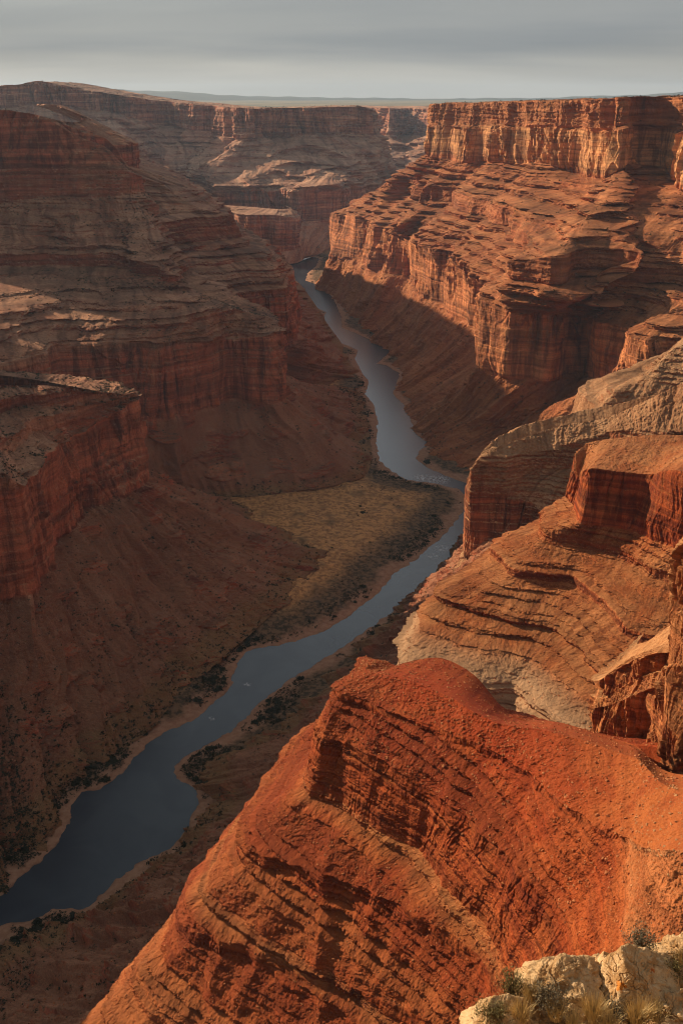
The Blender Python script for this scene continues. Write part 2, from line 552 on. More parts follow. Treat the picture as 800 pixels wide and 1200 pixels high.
def rock_mat(name, cliff, dark, pale, talus, talus2, k=1.0, pale_amt=0.5, streak=0.6, slope=(0.58, 0.84), speck=0.5, bump=0.5,
             levels=None, dlevels=None):
    """Bedded canyon rock: bedding colours follow the strata attribute, cliffs carry varnish streaks, gentle ground carries debris."""
    m, t, b = new_mat(name)
    L = t.links.new
    geo = nd(t, 'ShaderNodeNewGeometry')
    pos = geo.outputs['Position']
    lay = nd(t, 'ShaderNodeAttribute', attribute_name='lay').outputs['Fac']
    clf = nd(t, 'ShaderNodeAttribute', attribute_name='cliff').outputs['Fac']
    lc = nd(t, 'ShaderNodeCombineXYZ')
    L(lay, lc.inputs[2])
    sp = nd(t, 'ShaderNodeVectorMath', operation='MULTIPLY')
    L(pos, sp.inputs[0])
    sp.inputs[1].default_value = (0.0016, 0.0016, 0.0)
    add = nd(t, 'ShaderNodeVectorMath', operation='ADD')
    lcs = nd(t, 'ShaderNodeVectorMath', operation='SCALE')
    L(lc.outputs[0], lcs.inputs[0]); lcs.inputs['Scale'].default_value = 0.045 / k
    L(lcs.outputs[0], add.inputs[0]); L(sp.outputs[0], add.inputs[1])
    bed = noise(t, add.outputs[0], 1.0, 7, 0.62)
    bed2 = noise(t, add.outputs[0], 6.0, 3, 0.6)
    patch = noise(t, pos, 0.011 / k, 5, 0.55)
    c = mixc(t, rmp(t, bed, 0.36, 0.52), dark, cliff)
    pm = mth(t, 'MULTIPLY', rmp(t, bed, 0.54, 0.66), pale_amt)
    c = mixc(t, pm, c, pale)
    c = mixc(t, mth(t, 'MULTIPLY', rmp(t, bed2, 0.35, 0.7, 1, 0), 0.35), c, dark)
    c = mixc(t, mth(t, 'MULTIPLY', rmp(t, patch, 0.45, 0.68), 0.35), c, pale)
    if levels:                                      # rock units of the section, by height
        for lo, hi, cc, am in levels:
            a_ = mth(t, 'MULTIPLY', rmp(t, lay, lo - 8, lo + 8), rmp(t, lay, hi - 8, hi + 8, 1, 0))
            vr = rmp(t, bed, 0.3, 0.7, 0.45, 1.0)
            c = mixc(t, mth(t, 'MULTIPLY', mth(t, 'MULTIPLY', a_, am), vr), c, cc)
    # desert varnish and wash running down the walls
    st = noise(t, pos, 1.0, 5, 0.6, 0.4, (0.055 / k, 0.055 / k, 0.005 / k))
    st2 = noise(t, pos, 1.0, 3, 0.6, 0.2, (0.16 / k, 0.16 / k, 0.012 / k))
    sm = mth(t, 'MULTIPLY', rmp(t, st, 0.40, 0.56, 1, 0), mth(t, 'MULTIPLY', clf, streak))
    c = mixc(t, sm, c, tuple(0.42 * x for x in dark))
    sm2 = mth(t, 'MULTIPLY', rmp(t, st2, 0.52, 0.72), mth(t, 'MULTIPLY', clf, streak * 0.7))
    c = mixc(t, sm2, c, pale)
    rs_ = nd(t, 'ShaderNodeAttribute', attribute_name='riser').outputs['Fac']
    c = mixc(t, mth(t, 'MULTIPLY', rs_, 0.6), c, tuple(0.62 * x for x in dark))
    # debris
    nz = nd(t, 'ShaderNodeSeparateXYZ')
    L(geo.outputs['True Normal'], nz.inputs[0])
    up = mth(t, 'ABSOLUTE', nz.outputs[2])
    fine = noise(t, pos, 0.16 / k, 6, 0.62)
    up2 = mth(t, 'ADD', up, mth(t, 'MULTIPLY', mth(t, 'SUBTRACT', fine, 0.5), 0.5))
    tal = nd(t, 'ShaderNodeAttribute', attribute_name='tal').outputs['Fac']
    deb = mth(t, 'MAXIMUM', rmp(t, up2, slope[0], slope[1]), mth(t, 'MULTIPLY', tal, mth(t, 'ADD', 0.55, mth(t, 'MULTIPLY', fine, 0.6))), True)
    tp = mixc(t, rmp(t, patch, 0.36, 0.64), talus, talus2)
    wash = nd(t, 'ShaderNodeAttribute', attribute_name='wash').outputs['Fac']
    tp = mixc(t, mth(t, 'MULTIPLY', rmp(t, wash, 0.5, 0.85), 0.55), tp, tuple(1.25 * x for x in talus2))
    tp = mixc(t, mth(t, 'MULTIPLY', rmp(t, wash, 0.15, 0.5, 1, 0), 0.75), tp, tuple(0.55 * x for x in talus))
    tp = mixc(t, mth(t, 'MULTIPLY', rmp(t, fine, 0.5, 0.75), speck), tp, tuple(min(1, 1.45 * x) for x in talus2))
    tp = mixc(t, mth(t, 'MULTIPLY', rmp(t, fine, 0.30, 0.48, 1, 0), speck), tp, tuple(0.45 * x for x in talus))
    for lo, hi, cc, am in dlevels or []:
        a_ = mth(t, 'MULTIPLY', rmp(t, lay, lo - 6, lo + 6), rmp(t, lay, hi - 6, hi + 6, 1, 0))
        tp = mixc(t, mth(t, 'MULTIPLY', a_, mth(t, 'MULTIPLY', rmp(t, patch, 0.2, 0.5, 0.6, 1.0), am)), tp, cc)
    calm = nd(t, 'ShaderNodeAttribute', attribute_name='calm').outputs['Fac']
    tp = mixc(t, mth(t, 'MULTIPLY', calm, rmp(t, patch, 0.3, 0.6, 0.4, 0.95)), tp, mixc(t, fine, tuple(0.9 * x for x in talus2), pale))
    c = mixc(t, deb, c, tp)
    # thin beds show through the debris on the stepped slopes
    bed3 = noise(t, add.outputs[0], 2.4, 4, 0.65)
    bw = mth(t, 'SUBTRACT', 0.75, mth(t, 'MULTIPLY', tal, 0.7), True)
    c = mixc(t, bw, c, mixc(t, 1.0, c, rmp(t, bed3, 0.36, 0.64, 0.50, 1.32), 'MULTIPLY'))
    gr = noise(t, pos, 0.75 / k, 4, 0.7)
    c = mixc(t, 0.65, c, mixc(t, 1.0, c, rmp(t, gr, 0.25, 0.75, 0.45, 1.55), 'MULTIPLY'))
    L(c, b.inputs['Base Color'])
    b.inputs['Roughness'].default_value = 0.93
    b.inputs['Specular IOR Level'].default_value = 0.15
    bp = nd(t, 'ShaderNodeBump', i_Strength=bump, i_Distance=3.0 * k)
    L(mth(t, 'ADD', fine, mth(t, 'MULTIPLY', gr, 0.35)), bp.inputs['Height'])
    L(bp.outputs[0], b.inputs['Normal'])
    return m


M = {}
M['mesa'] = rock_mat('mesa_rock', (0.38, 0.118, 0.046), (0.19, 0.050, 0.022), (0.58, 0.29, 0.115), (0.30, 0.098, 0.036), (0.37, 0.150, 0.060),
                     levels=[(178, 340, (0.54, 0.20, 0.078), 0.8), (345, 585, (0.30, 0.088, 0.040), 0.55), (600, 712, (0.66, 0.335, 0.145), 0.9), (712, 790, (0.48, 0.20, 0.082), 0.75)])
M['west'] = rock_mat('west_rock', (0.42, 0.105, 0.048), (0.19, 0.043, 0.021), (0.50, 0.235, 0.12), (0.27, 0.105, 0.053), (0.38, 0.185, 0.10),
                     levels=[(178, 326, (0.42, 0.125, 0.058), 0.7), (326, 356, (0.48, 0.26, 0.14), 0.7), (356, 540, (0.30, 0.066, 0.032), 0.75)],
                     dlevels=[(-60, 172, (0.25, 0.112, 0.060), 0.65), (-60, 30, (0.26, 0.145, 0.06), 0.75)])
M['far'] = rock_mat('far_rock', (0.42, 0.155, 0.085), (0.26, 0.085, 0.05), (0.60, 0.34, 0.21), (0.36, 0.17, 0.105), (0.47, 0.265, 0.165), k=1.6,
                    levels=[(345, 470, (0.34, 0.12, 0.065), 0.6)])
M['tongue'] = rock_mat('tongue_rock', (0.32, 0.090, 0.034), (0.16, 0.042, 0.018), (0.42, 0.21, 0.10), (0.29, 0.145, 0.068), (0.36, 0.205, 0.105), k=0.6,
                       slope=(0.42, 0.66))
M['butte'] = rock_mat('butte_rock', (0.34, 0.072, 0.018), (0.17, 0.030, 0.010), (0.44, 0.17, 0.06), (0.28, 0.080, 0.022), (0.36, 0.145, 0.052), k=0.4,
                      levels=[(230, 334, (0.52, 0.35, 0.21), 0.95)], dlevels=[(225, 333, (0.42, 0.27, 0.15), 0.8)])
M['crag'] = rock_mat('crag_rock', (0.40, 0.14, 0.045), (0.20, 0.055, 0.020), (0.50, 0.25, 0.10), (0.36, 0.16, 0.06), (0.44, 0.23, 0.10), k=0.25, slope=(.6, .85))
M['ridge'] = rock_mat('ridge_rock', (0.31, 0.055, 0.011), (0.13, 0.018, 0.005), (0.42, 0.13, 0.034), (0.23, 0.036, 0.008), (0.33, 0.090, 0.023), k=0.25,
                      pale_amt=0.6, levels=[(508, 900, (0.40, 0.19, 0.080), 0.85)],
                      dlevels=[(250, 318, (0.30, 0.105, 0.034), 0.7), (322, 345, (0.21, 0.045, 0.013), 0.8), (349, 354, (0.42, 0.19, 0.07), 0.8), (358, 380, (0.27, 0.080, 0.024), 0.7),
                               (384, 404, (0.20, 0.038, 0.010), 0.85), (410, 417, (0.42, 0.185, 0.066), 0.85), (420, 446, (0.34, 0.085, 0.022), 0.7), (452, 474, (0.19, 0.030, 0.008), 0.8), (476, 506, (0.25, 0.034, 0.007), 0.8)])


def floor_mat():
    m, t, b = new_mat('valley_floor_ground')
    L = t.links.new
    pos = nd(t, 'ShaderNodeNewGeometry').outputs['Position']
    bank = nd(t, 'ShaderNodeAttribute', attribute_name='bank').outputs['Fac']
    n1 = noise(t, pos, 0.018, 5, 0.6)
    n2 = noise(t, pos, 0.12, 5, 0.65)
    bk = mth(t, 'ADD', bank, mth(t, 'MULTIPLY', mth(t, 'SUBTRACT', n1, 0.5), 60.0))
    sand = mixc(t, rmp(t, n2, 0.3, 0.7), (0.30, 0.15, 0.085), (0.42, 0.235, 0.14))
    scrub = mixc(t, rmp(t, n2, 0.38, 0.6), (0.060, 0.042, 0.022), (0.20, 0.115, 0.06))
    gold = mixc(t, rmp(t, n2, 0.35, 0.62), (0.28, 0.135, 0.055), (0.64, 0.325, 0.12))
    c = mixc(t, rmp(t, bk, 14, 34), sand, scrub)
    n4 = noise(t, pos, 0.03, 5, 0.6)
    gold = mixc(t, mth(t, 'MULTIPLY', rmp(t, n4, 0.54, 0.68), 0.7), gold, scrub)
    c = mixc(t, rmp(t, bk, 60, 120), c, gold)
    wet = rmp(t, bank, -2.0, 3.0, 0.45, 1.0)
    c = mixc(t, 1.0, c, wet, 'MULTIPLY')
    L(c, b.inputs['Base Color'])
    b.inputs['Roughness'].default_value = 0.92
    b.inputs['Specular IOR Level'].default_value = 0.15
    bp = nd(t, 'ShaderNodeBump', i_Strength=0.5, i_Distance=2.0)
    L(n2, bp.inputs['Height']); L(bp.outputs[0], b.inputs['Normal'])
    return m


def water_mat():
    m, t, b = new_mat('river_water')
    L = t.links.new
    pos = nd(t, 'ShaderNodeNewGeometry').outputs['Position']
    n1 = noise(t, pos, 0.10, 4, 0.6, 0.6)
    n2 = noise(t, pos, 0.012, 3, 0.5, 0.8)
    fn = noise(t, pos, 0.16, 5, 0.7, 0.5)
    foam = None
    for (px, py, r) in [(512, 562, 34), (496, 560, 26), (518, 643, 22), (508, 652, 16), (290, 802, 7), (248, 842, 6)]:
        p = LV(px, py, 0)
        d = nd(t, 'ShaderNodeVectorMath', operation='DISTANCE')
        L(pos, d.inputs[0]); d.inputs[1].default_value = tuple(p)
        f = rmp(t, d.outputs['Value'], r * 0.3, r, 1, 0)
        foam = f if foam is None else mth(t, 'MAXIMUM', foam, f)
    fm = mth(t, 'MULTIPLY', foam, rmp(t, fn, 0.50, 0.62), True)
    c = mixc(t, rmp(t, n2, 0.35, 0.65), (0.018, 0.030, 0.046), (0.030, 0.046, 0.062))
    c = mixc(t, fm, c, (0.75, 0.78, 0.78))
    L(c, b.inputs['Base Color'])
    L(mth(t, 'ADD', 0.27, mth(t, 'MULTIPLY', fm, 0.4)), b.inputs['Roughness'])
    b.inputs['IOR'].default_value = 1.5
    bp = nd(t, 'ShaderNodeBump', i_Strength=0.25, i_Distance=0.5)
    L(n1, bp.inputs['Height']); L(bp.outputs[0], b.inputs['Normal'])
    return m


def plain_mat(name, a, z):
    m, t, b = new_mat(name)
    pos = nd(t, 'ShaderNodeNewGeometry').outputs['Position']
    n1 = noise(t, pos, 0.0012, 6, 0.6)
    c = mixc(t, rmp(t, n1, 0.35, 0.65), a, z)
    t.links.new(c, b.inputs['Base Color'])
    b.inputs['Roughness'].default_value = 0.95
    return m


M['floor'] = floor_mat()
M['water'] = water_mat()
M['plain'] = plain_mat('plateau_scrub', (0.10, 0.10, 0.055), (0.24, 0.19, 0.10))
M['forest'] = plain_mat('upland_forest', (0.030, 0.045, 0.040), (0.060, 0.072, 0.055))

# ------------------------------------------------------------------ landforms
def add_foot(rows, feet, z=70, f=0.52):
    """foot row and a mid-slope row under the first row"""
    r1 = rows[0]
    foot = [np.array(p, float) for p in feet]
    mid = []
    for a, b in zip(foot, r1):
        m = a + (b - a) * f
        m[2] = a[2] + (b[2] - a[2]) * (f * 0.80)
        mid.append(m)
    return [foot, mid] + rows


def sd(sides, near, far):
    """how the sheet is carried over its crest: away from the viewer on the near side, back under it on the far side"""
    return [near if q == 'n' else far for q in sides]


def led(p, h, back=2.0):
    """top of a ledge whose foot is p"""
    return p + np.array([0, back, h])


def columns(cols):
    """list of columns -> list of rows"""
    return [list(r) for r in zip(*cols)]


# ---- the mesa on the right bank
def build_mesa():
    C = []
    def c(foot, r1, r2, r3, r4b, r4, r5, r6, top=None):
        m = foot + (r1 - foot) * 0.52
        m[2] = foot[2] + (r1[2] - foot[2]) * 0.42
        if top is None:
            top = r6 + np.array([260, 40, 6.0])
        a = r5 + (r6 - r5) * 0.60; a[:2] = r5[:2] + (r6[:2] - r5[:2]) * 0.35
        b = r5 + (r6 - r5) * 0.64; b[:2] = r5[:2] + (r6[:2] - r5[:2]) * 0.75
        C.append([foot, m, r1, r2, r3, r4b, r4, r5, a, b, r6, top])
    def rim(px, py, r5, back=26):
        return AT(px, py, r5[1] + back)
    c(W(900, 5400, 20), W(900, 5150, 170), W(900, 5120, 330), W(900, 5000, 400), W(900, 4900, 430), W(900, 4880, 480), W(900, 4650, 590), W(900, 4630, 765), W(930, 4300, 770))
    c(W(150, 5050, 0), W(180, 4830, 140), W(190, 4800, 325), W(260, 4700, 400), W(330, 4600, 430), W(340, 4580, 480), W(430, 4300, 590), W(440, 4280, 768), W(640, 4200, 772))
    r5 = AT(499, 182, 4000)
    c(W(-128, 4640, -8), LV(389, 300, 140), AT(392, 248, 4600), AT(430, 229, 4480), AT(448, 221, 4300), AT(458, 211, 4290), r5, rim(503, 122, r5, 6), W(620, 4020, 775))
    r5 = AT(520, 186, 3880)
    c(W(-25, 4180, -8), LV(418, 303, 162), AT(424, 254, 4240), AT(455, 241, 4150), AT(478, 229, 4120), AT(486, 218, 4110), r5, rim(522, 121, r5))
    r5 = AT(542, 191, 3720)
    c(W(62, 3660, -8), LV(452, 322, 178), AT(457, 275, 3780), LV(468, 262, 380), LV(493, 237, 440), AT(497, 221, LV(493, 237, 440)[1] + 12), r5, rim(545, 121, r5))
    r5 = AT(562, 189, 3640)
    c(W(85, 3560, -8), W(262, 3660, 178), AT(476, 277, 3640), LV(497, 258, 390), LV(528, 237, 450), AT(530, 222, LV(528, 237, 450)[1] + 12), r5, rim(562, 120, r5))
    r5 = AT(582, 191, 3500)
    c(W(112, 3420, -8), LV(483, 341, 178), AT(486, 285, 3445), LV(515, 268, 395), LV(543, 250, 450), AT(545, 233, LV(543, 250, 450)[1] + 12), r5, rim(580, 119, r5))
    r5 = AT(607, 192, 3340)
    c(W(160, 3200, -8), LV(515, 356, 178), AT(515, 292, 3225), LV(545, 272, 405), LV(570, 253, 455), AT(572, 235, LV(570, 253, 455)[1] + 12), r5, rim(605, 119, r5))
    r5 = AT(637, 191, 3180)
    c(W(152, 2890, -8), LV(548, 380, 178), AT(545, 304, 2930), LV(572, 288, 400), LV(596, 266, 450), AT(600, 245, LV(596, 266, 450)[1] + 12), r5, rim(635, 118, r5))
    r5 = AT(668, 203, 3060)
    c(W(158, 2700, -8), W(415, 2690, 178), AT(563, 322, 2710), LV(585, 305, 400), LV(612, 290, 440), AT(616, 272, LV(612, 290, 440)[1] + 12), r5, rim(664, 117, r5))
    r5 = AT(700, 209, 2900)
    c(W(186, 2440, -8), LV(566, 432, 178), AT(567, 346, 2400), LV(598, 328, 400), LV(606, 322, 412), AT(607, 303, LV(606, 322, 412)[1] + 8), r5, rim(699, 116, r5))
    r5 = AT(711, 209, 2760)
    c(W(205, 2330, -8), LV(600, 440, 178), AT(600, 362, 2320), LV(636, 342, 398), LV(648, 334, 408), AT(655, 298, LV(648, 334, 408)[1] + 10), r5, rim(713, 115, r5))
    r5 = AT(737, 193, 2740)
    c(W(190, 2240, -8), LV(640, 445, 178), AT(645, 366, 2290), LV(672, 347, 395), LV(700, 318, 430), AT(703, 292, LV(700, 318, 430)[1] + 10), r5, rim(738, 114, r5))
    r5 = AT(760, 197, 2800)
    c(W(235, 2150, -8), W(600, 2330, 178), AT(683, 372, 2330), LV(708, 345, 400), LV(722, 320, 440), AT(724, 300, LV(722, 320, 440)[1] + 10), r5, rim(756, 113.5, r5))
    r5 = W(850, 2560, 586)
    c(W(262, 2085, -8), AT(688, 447, 2230), AT(685, 371, 2225), LV(704, 356, 375), LV(726, 341, 400), AT(727, 326, LV(726, 341, 400)[1] + 8), r5, W(868, 2570, 794))
    r5 = W(920, 2390, 584)
    c(W(305, 2000, -8), AT(724, 454, 2110), AT(735, 385, 2105), LV(765, 350, 390), LV(778, 330, 415), AT(780, 312, LV(778, 330, 415)[1] + 8), r5, W(940, 2400, 796))
    r5 = W(990, 2210, 582)
    c(W(360, 1900, -8), AT(750, 470, 1990), AT(762, 396, 1985), LV(800, 358, 390), LV(815, 335, 415), AT(817, 315, LV(815, 335, 415)[1] + 8), r5, W(1010, 2220, 797))
    r5 = W(1150, 2050, 580)
    c(W(520, 1740, -8), W(820, 1850, 178), W(830, 1860, 340), W(950, 1900, 400), W(1050, 1960, 430), W(1055, 1965, 470), r5, W(1170, 2060, 797))
    rows = columns(C)
    sty = ['talus', 'talus', 'cliff', 'mixed', 'ledge', 'broken', 'ledge', 'cliff', 'ledge', 'broken', 'flat']
    me = loft('mesa', rows, sty, sign=1, dens=1.25, size=1.0, spur=40, flute=15, gully=11, outcrop=0.5, seed=1.0, rough=1.3, ledge=1.0, bedscale=1.5, cbed=0.4, cov=1.0, crag=1.0)
    tag(link('mesa_terrain', me, M['mesa']), 'flat topped red mesa with sunlit cliff bands rising from the right bank of the river', 'mesa', 'structure')


# ---- grey spur between the mesa and the tongue-shaped promontory
def build_mid_spur():
    C = [
        [W(560, 1480, 60), W(540, 1500, 178), AT(760, 500, 1480), AT(800, 465, 1530), AT(840, 400, 1580), AT(900, 360, 1650)],
        [W(420, 1440, 60), W(430, 1500, 178), AT(725, 492, 1510), AT(745, 470, 1540), AT(790, 408, 1600), AT(860, 360, 1680)],
        [W(320, 1470, 50), W(390, 1530, 178), AT(700, 486, 1530), AT(722, 457, 1560), AT(760, 436, 1620), AT(800, 395, 1700)],
        [W(270, 1600, 40), W(365, 1590, 178), AT(697, 472, 1580), AT(718, 452, 1620), AT(752, 440, 1660), AT(790, 404, 1740)],
        [W(330, 1760, 30), W(420, 1720, 178), W(430, 1690, 325), W(480, 1690, 345), W(560, 1720, 370), W(640, 1760, 410)],
        [W(520, 1800, 30), W(560, 1760, 178), W(570, 1740, 325), W(600, 1750, 345), W(680, 1760, 370), W(760, 1800, 420)],
    ]
    me = loft('mid_spur', columns(C), ['talus', 'talus', 'broken', 'mixed', 'mixed'], sign=-1, dens=1.1, size=0.7, spur=12, flute=6, gully=3, seed=2.0, bedscale=1.1, crag=1.0, cov=1.0, rough=1.6, back=sd('nnnnff', (60, 90, -40), (0, -60, -30)))
    tag(link('grey_spur_terrain', me, M['tongue']), 'low grey tan spur of bare rock between the mesa foot and the tongue of rock', 'spur', 'structure')


# ---- tongue-shaped promontory at mid right
def build_tongue():
    C = [
        [W(700, 1000, 60), W(660, 1080, 178), AT(900, 640, 1140), AT(900, 600, 1150), AT(900, 545, 1180), AT(900, 500, 1200), AT(920, 400, 1240)],
        [W(480, 1050, 60), AT(770, 680, 1190), AT(765, 610, 1210), AT(765, 590, 1220), AT(780, 546, 1240), AT(790, 502, 1258), AT(800, 448, 1290)],
        [W(330, 1090, 60), AT(655, 668, 1240), AT(662, 602, 1255), AT(672, 577, 1268), AT(700, 549, 1285), AT(720, 506, 1297), AT(717, 487, 1330)],
        [W(240, 1120, 60), AT(602, 664, 1270), AT(615, 587, 1285), AT(625, 566, 1297), AT(655, 548, 1308), AT(662, 521, 1316), AT(662, 497, 1345)],
        [W(180, 1140, 60), AT(570, 663, 1283), AT(580, 580, 1290), AT(586, 562, 1300), AT(610, 548, 1308), AT(626, 530, 1318), AT(622, 509, 1340)],
        [W(120, 1200, 50), AT(548, 662, 1290), AT(549, 578, 1293), AT(552, 552, 1300), AT(562, 538, 1308), AT(571, 530, 1316), AT(580, 523, 1325)],
        [W(150, 1420, 40), W(190, 1345, 178), W(190, 1340, 285), W(196, 1338, 312), W(204, 1338, 325), W(210, 1340, 334), W(220, 1342, 343)],
        [W(230, 1600, 30), W(245, 1440, 178), W(245, 1430, 290), W(248, 1415, 318), W(252, 1400, 332), W(256, 1385, 345), W(262, 1365, 356)],
        [W(340, 1660, 30), W(360, 1500, 178), W(360, 1490, 300), W(362, 1470, 330), W(366, 1440, 350), W(368, 1410, 365), W(372, 1370, 384)],
        [W(560, 1660, 30), W(560, 1500, 178), W(560, 1490, 310), W(560, 1470, 345), W(562, 1440, 370), W(564, 1400, 400), W(566, 1340, 440)],
    ]
    me = loft('tongue', columns(C), ['talus', 'cliff', 'broken', 'mixed', 'broken', 'talus'], sign=-1, dens=1.1, size=0.5, spur=9, flute=4.5, gully=2.0, seed=3.0, blur=8, bedscale=1.2, cbed=0.6, crag=1.0, cov=1.0, rough=1.8, back=sd('nnnnnnffff', (20, 60, -40), (0, -40, -30)))
    tag(link('promontory_terrain', me, M['tongue']), 'tongue shaped tan promontory with a sheer shaded front above the river bend', 'promontory', 'structure')


# ---- red butte with stepped ledges
def build_butte():
    C = []
    def c(pt, l4, l3, l2, bb, bt, back, foot=None):
        far_side = pt[1] > 835 or foot is not None
        out = pt + (np.array([-4, -10, -75.0]) if far_side else np.array([-6, -52, -40.0]))
        ft = foot if foot is not None else out + np.array([-10, -130, -120.0])
        C.append([ft, out, pt, l4, led(l4, 5), l3, led(l3, 8), l2, led(l2, 9), bb, bt, back])
    c(W(520, 520, 330), W(460, 620, 350), W(440, 640, 365), W(440, 670, 385), W(440, 700, 410), W(440, 710, 468), W(480, 820, 474), W(520, 480, 150))
    c(LV(700, 872, 325), LV(722, 800, 345), LV(748, 752, 365), LV(770, 678, 385), LV(803, 648, 410), AT(803, 553, LV(803, 648, 410)[1] + 6), W(400, 960, 474))
    c(LV(640, 832, 325), LV(675, 758, 345), LV(710, 716, 365), LV(732, 657, 385), LV(737, 622, 410), AT(760, 556, LV(737, 622, 410)[1] + 6), W(350, 980, 472))
    c(LV(600, 804, 325), LV(638, 738, 345), LV(673, 685, 365), LV(693, 644, 385), LV(705, 615, 410), AT(724, 552, LV(705, 615, 410)[1] + 5), W(320, 985, 470))
    c(LV(550, 802, 325), LV(592, 729, 345), LV(636, 681, 365), LV(652, 637, 385), LV(680, 613, 410), AT(694, 549, LV(680, 613, 410)[1] + 5), W(295, 985, 467))
    c(LV(506, 791, 325), LV(550, 718, 345), LV(603, 677, 365), LV(636, 633, 385), LV(671, 607, 410), AT(680, 553, LV(671, 607, 410)[1] + 5), W(275, 985, 465))
    c(LV(468, 772, 325), LV(512, 702, 345), LV(582, 656, 365), LV(632, 620, 385), LV(671, 594, 410), AT(678, 562, LV(671, 594, 410)[1] + 5), W(262, 985, 462), W(-10, 760, 120))
    c(W(70, 850, 318), W(105, 890, 335), W(165, 945, 360), W(214, 965, 382), W(240, 968, 408), W(243, 965, 455), W(262, 988, 460), W(40, 900, 110))
    c(W(160, 960, 300), W(190, 975, 325), W(220, 985, 350), W(250, 995, 375), W(262, 1000, 400), W(264, 995, 450), W(280, 990, 455), W(140, 1000, 110))
    c(W(420, 1080, 300), W(420, 1070, 325), W(420, 1060, 350), W(420, 1050, 375), W(420, 1040, 400), W(420, 1030, 450), W(420, 1000, 480), W(420, 1120, 110))
    me = loft('butte', columns(C), ['talus', 'broken', 'mixed', 'broken', 'mixed', 'broken', 'mixed', 'broken', 'mixed', 'cliff', 'talus'], sign=-1, dens=1.3, size=0.34, spur=4,
              flute=2.6, gully=1.0, seed=4.0, riser=0.42, blur=8, bedscale=1.3, rough=1.9, fine_gully=0.4, cov=1.3, crag=0.8, ledge=1.15)
    tag(link('butte_terrain', me, M['butte']), 'red butte with stepped ledges and a block-shaped cap behind the orange ridge', 'butte', 'structure')


# ---- broken brown crag and orange pillar at the right edge
def build_crag():
    C = [
        [AT(705, 930, 560), AT(697, 880, 540), AT(702, 812, 530), AT(706, 800, 534), AT(712, 784, 540), AT(722, 772, 560)],
        [AT(690, 930, 495), AT(696, 868, 495), AT(696, 829, 498), AT(699, 817, 502), AT(700, 797, 505), AT(712, 786, 525)],
        [AT(722, 950, 478), AT(722, 882, 483), AT(716, 826, 487), AT(714, 814, 492), AT(716, 790, 495), AT(728, 782, 513)],
        [AT(752, 955, 460), AT(748, 895, 465), AT(742, 814, 470), AT(740, 796, 476), AT(738, 776, 480), AT(750, 766, 498)],
        [AT(780, 960, 440), AT(776, 905, 445), AT(770, 804, 450), AT(768, 786, 456), AT(764, 766, 460), AT(776, 756, 483)],
        [AT(800, 970, 436), AT(786, 910, 440), AT(786, 804, 446), AT(787, 784, 450), AT(788, 762, 454), AT(795, 752, 476)],
        [AT(800, 980, 410), AT(784, 915, 414), AT(786, 780, 416), AT(789, 720, 417), AT(793, 650, 419), AT(830, 600, 456)],
        [AT(850, 1000, 390), AT(822, 940, 394), AT(826, 780, 397), AT(828, 700, 399), AT(832, 630, 402), AT(880, 560, 440)],
        [AT(980, 1000, 370), AT(960, 940, 374), AT(960, 780, 378), AT(960, 690, 380), AT(960, 600, 382), AT(1000, 540, 420)],
    ]
    me = loft('crag', columns(C), ['talus', 'cliff', 'broken', 'cliff', 'mixed'], sign=1, dens=1.5, size=0.2, spur=3, flute=4.2, gully=1, seed=5.0, blur=2, ledge=0.9, bedscale=1.4, cbed=2.0, rough=2.0, back=(40, 70, -22))
    tag(link('crag_terrain', me, M['crag']), 'broken brown crag beside an orange rock pillar at the right edge', 'crag', 'structure')


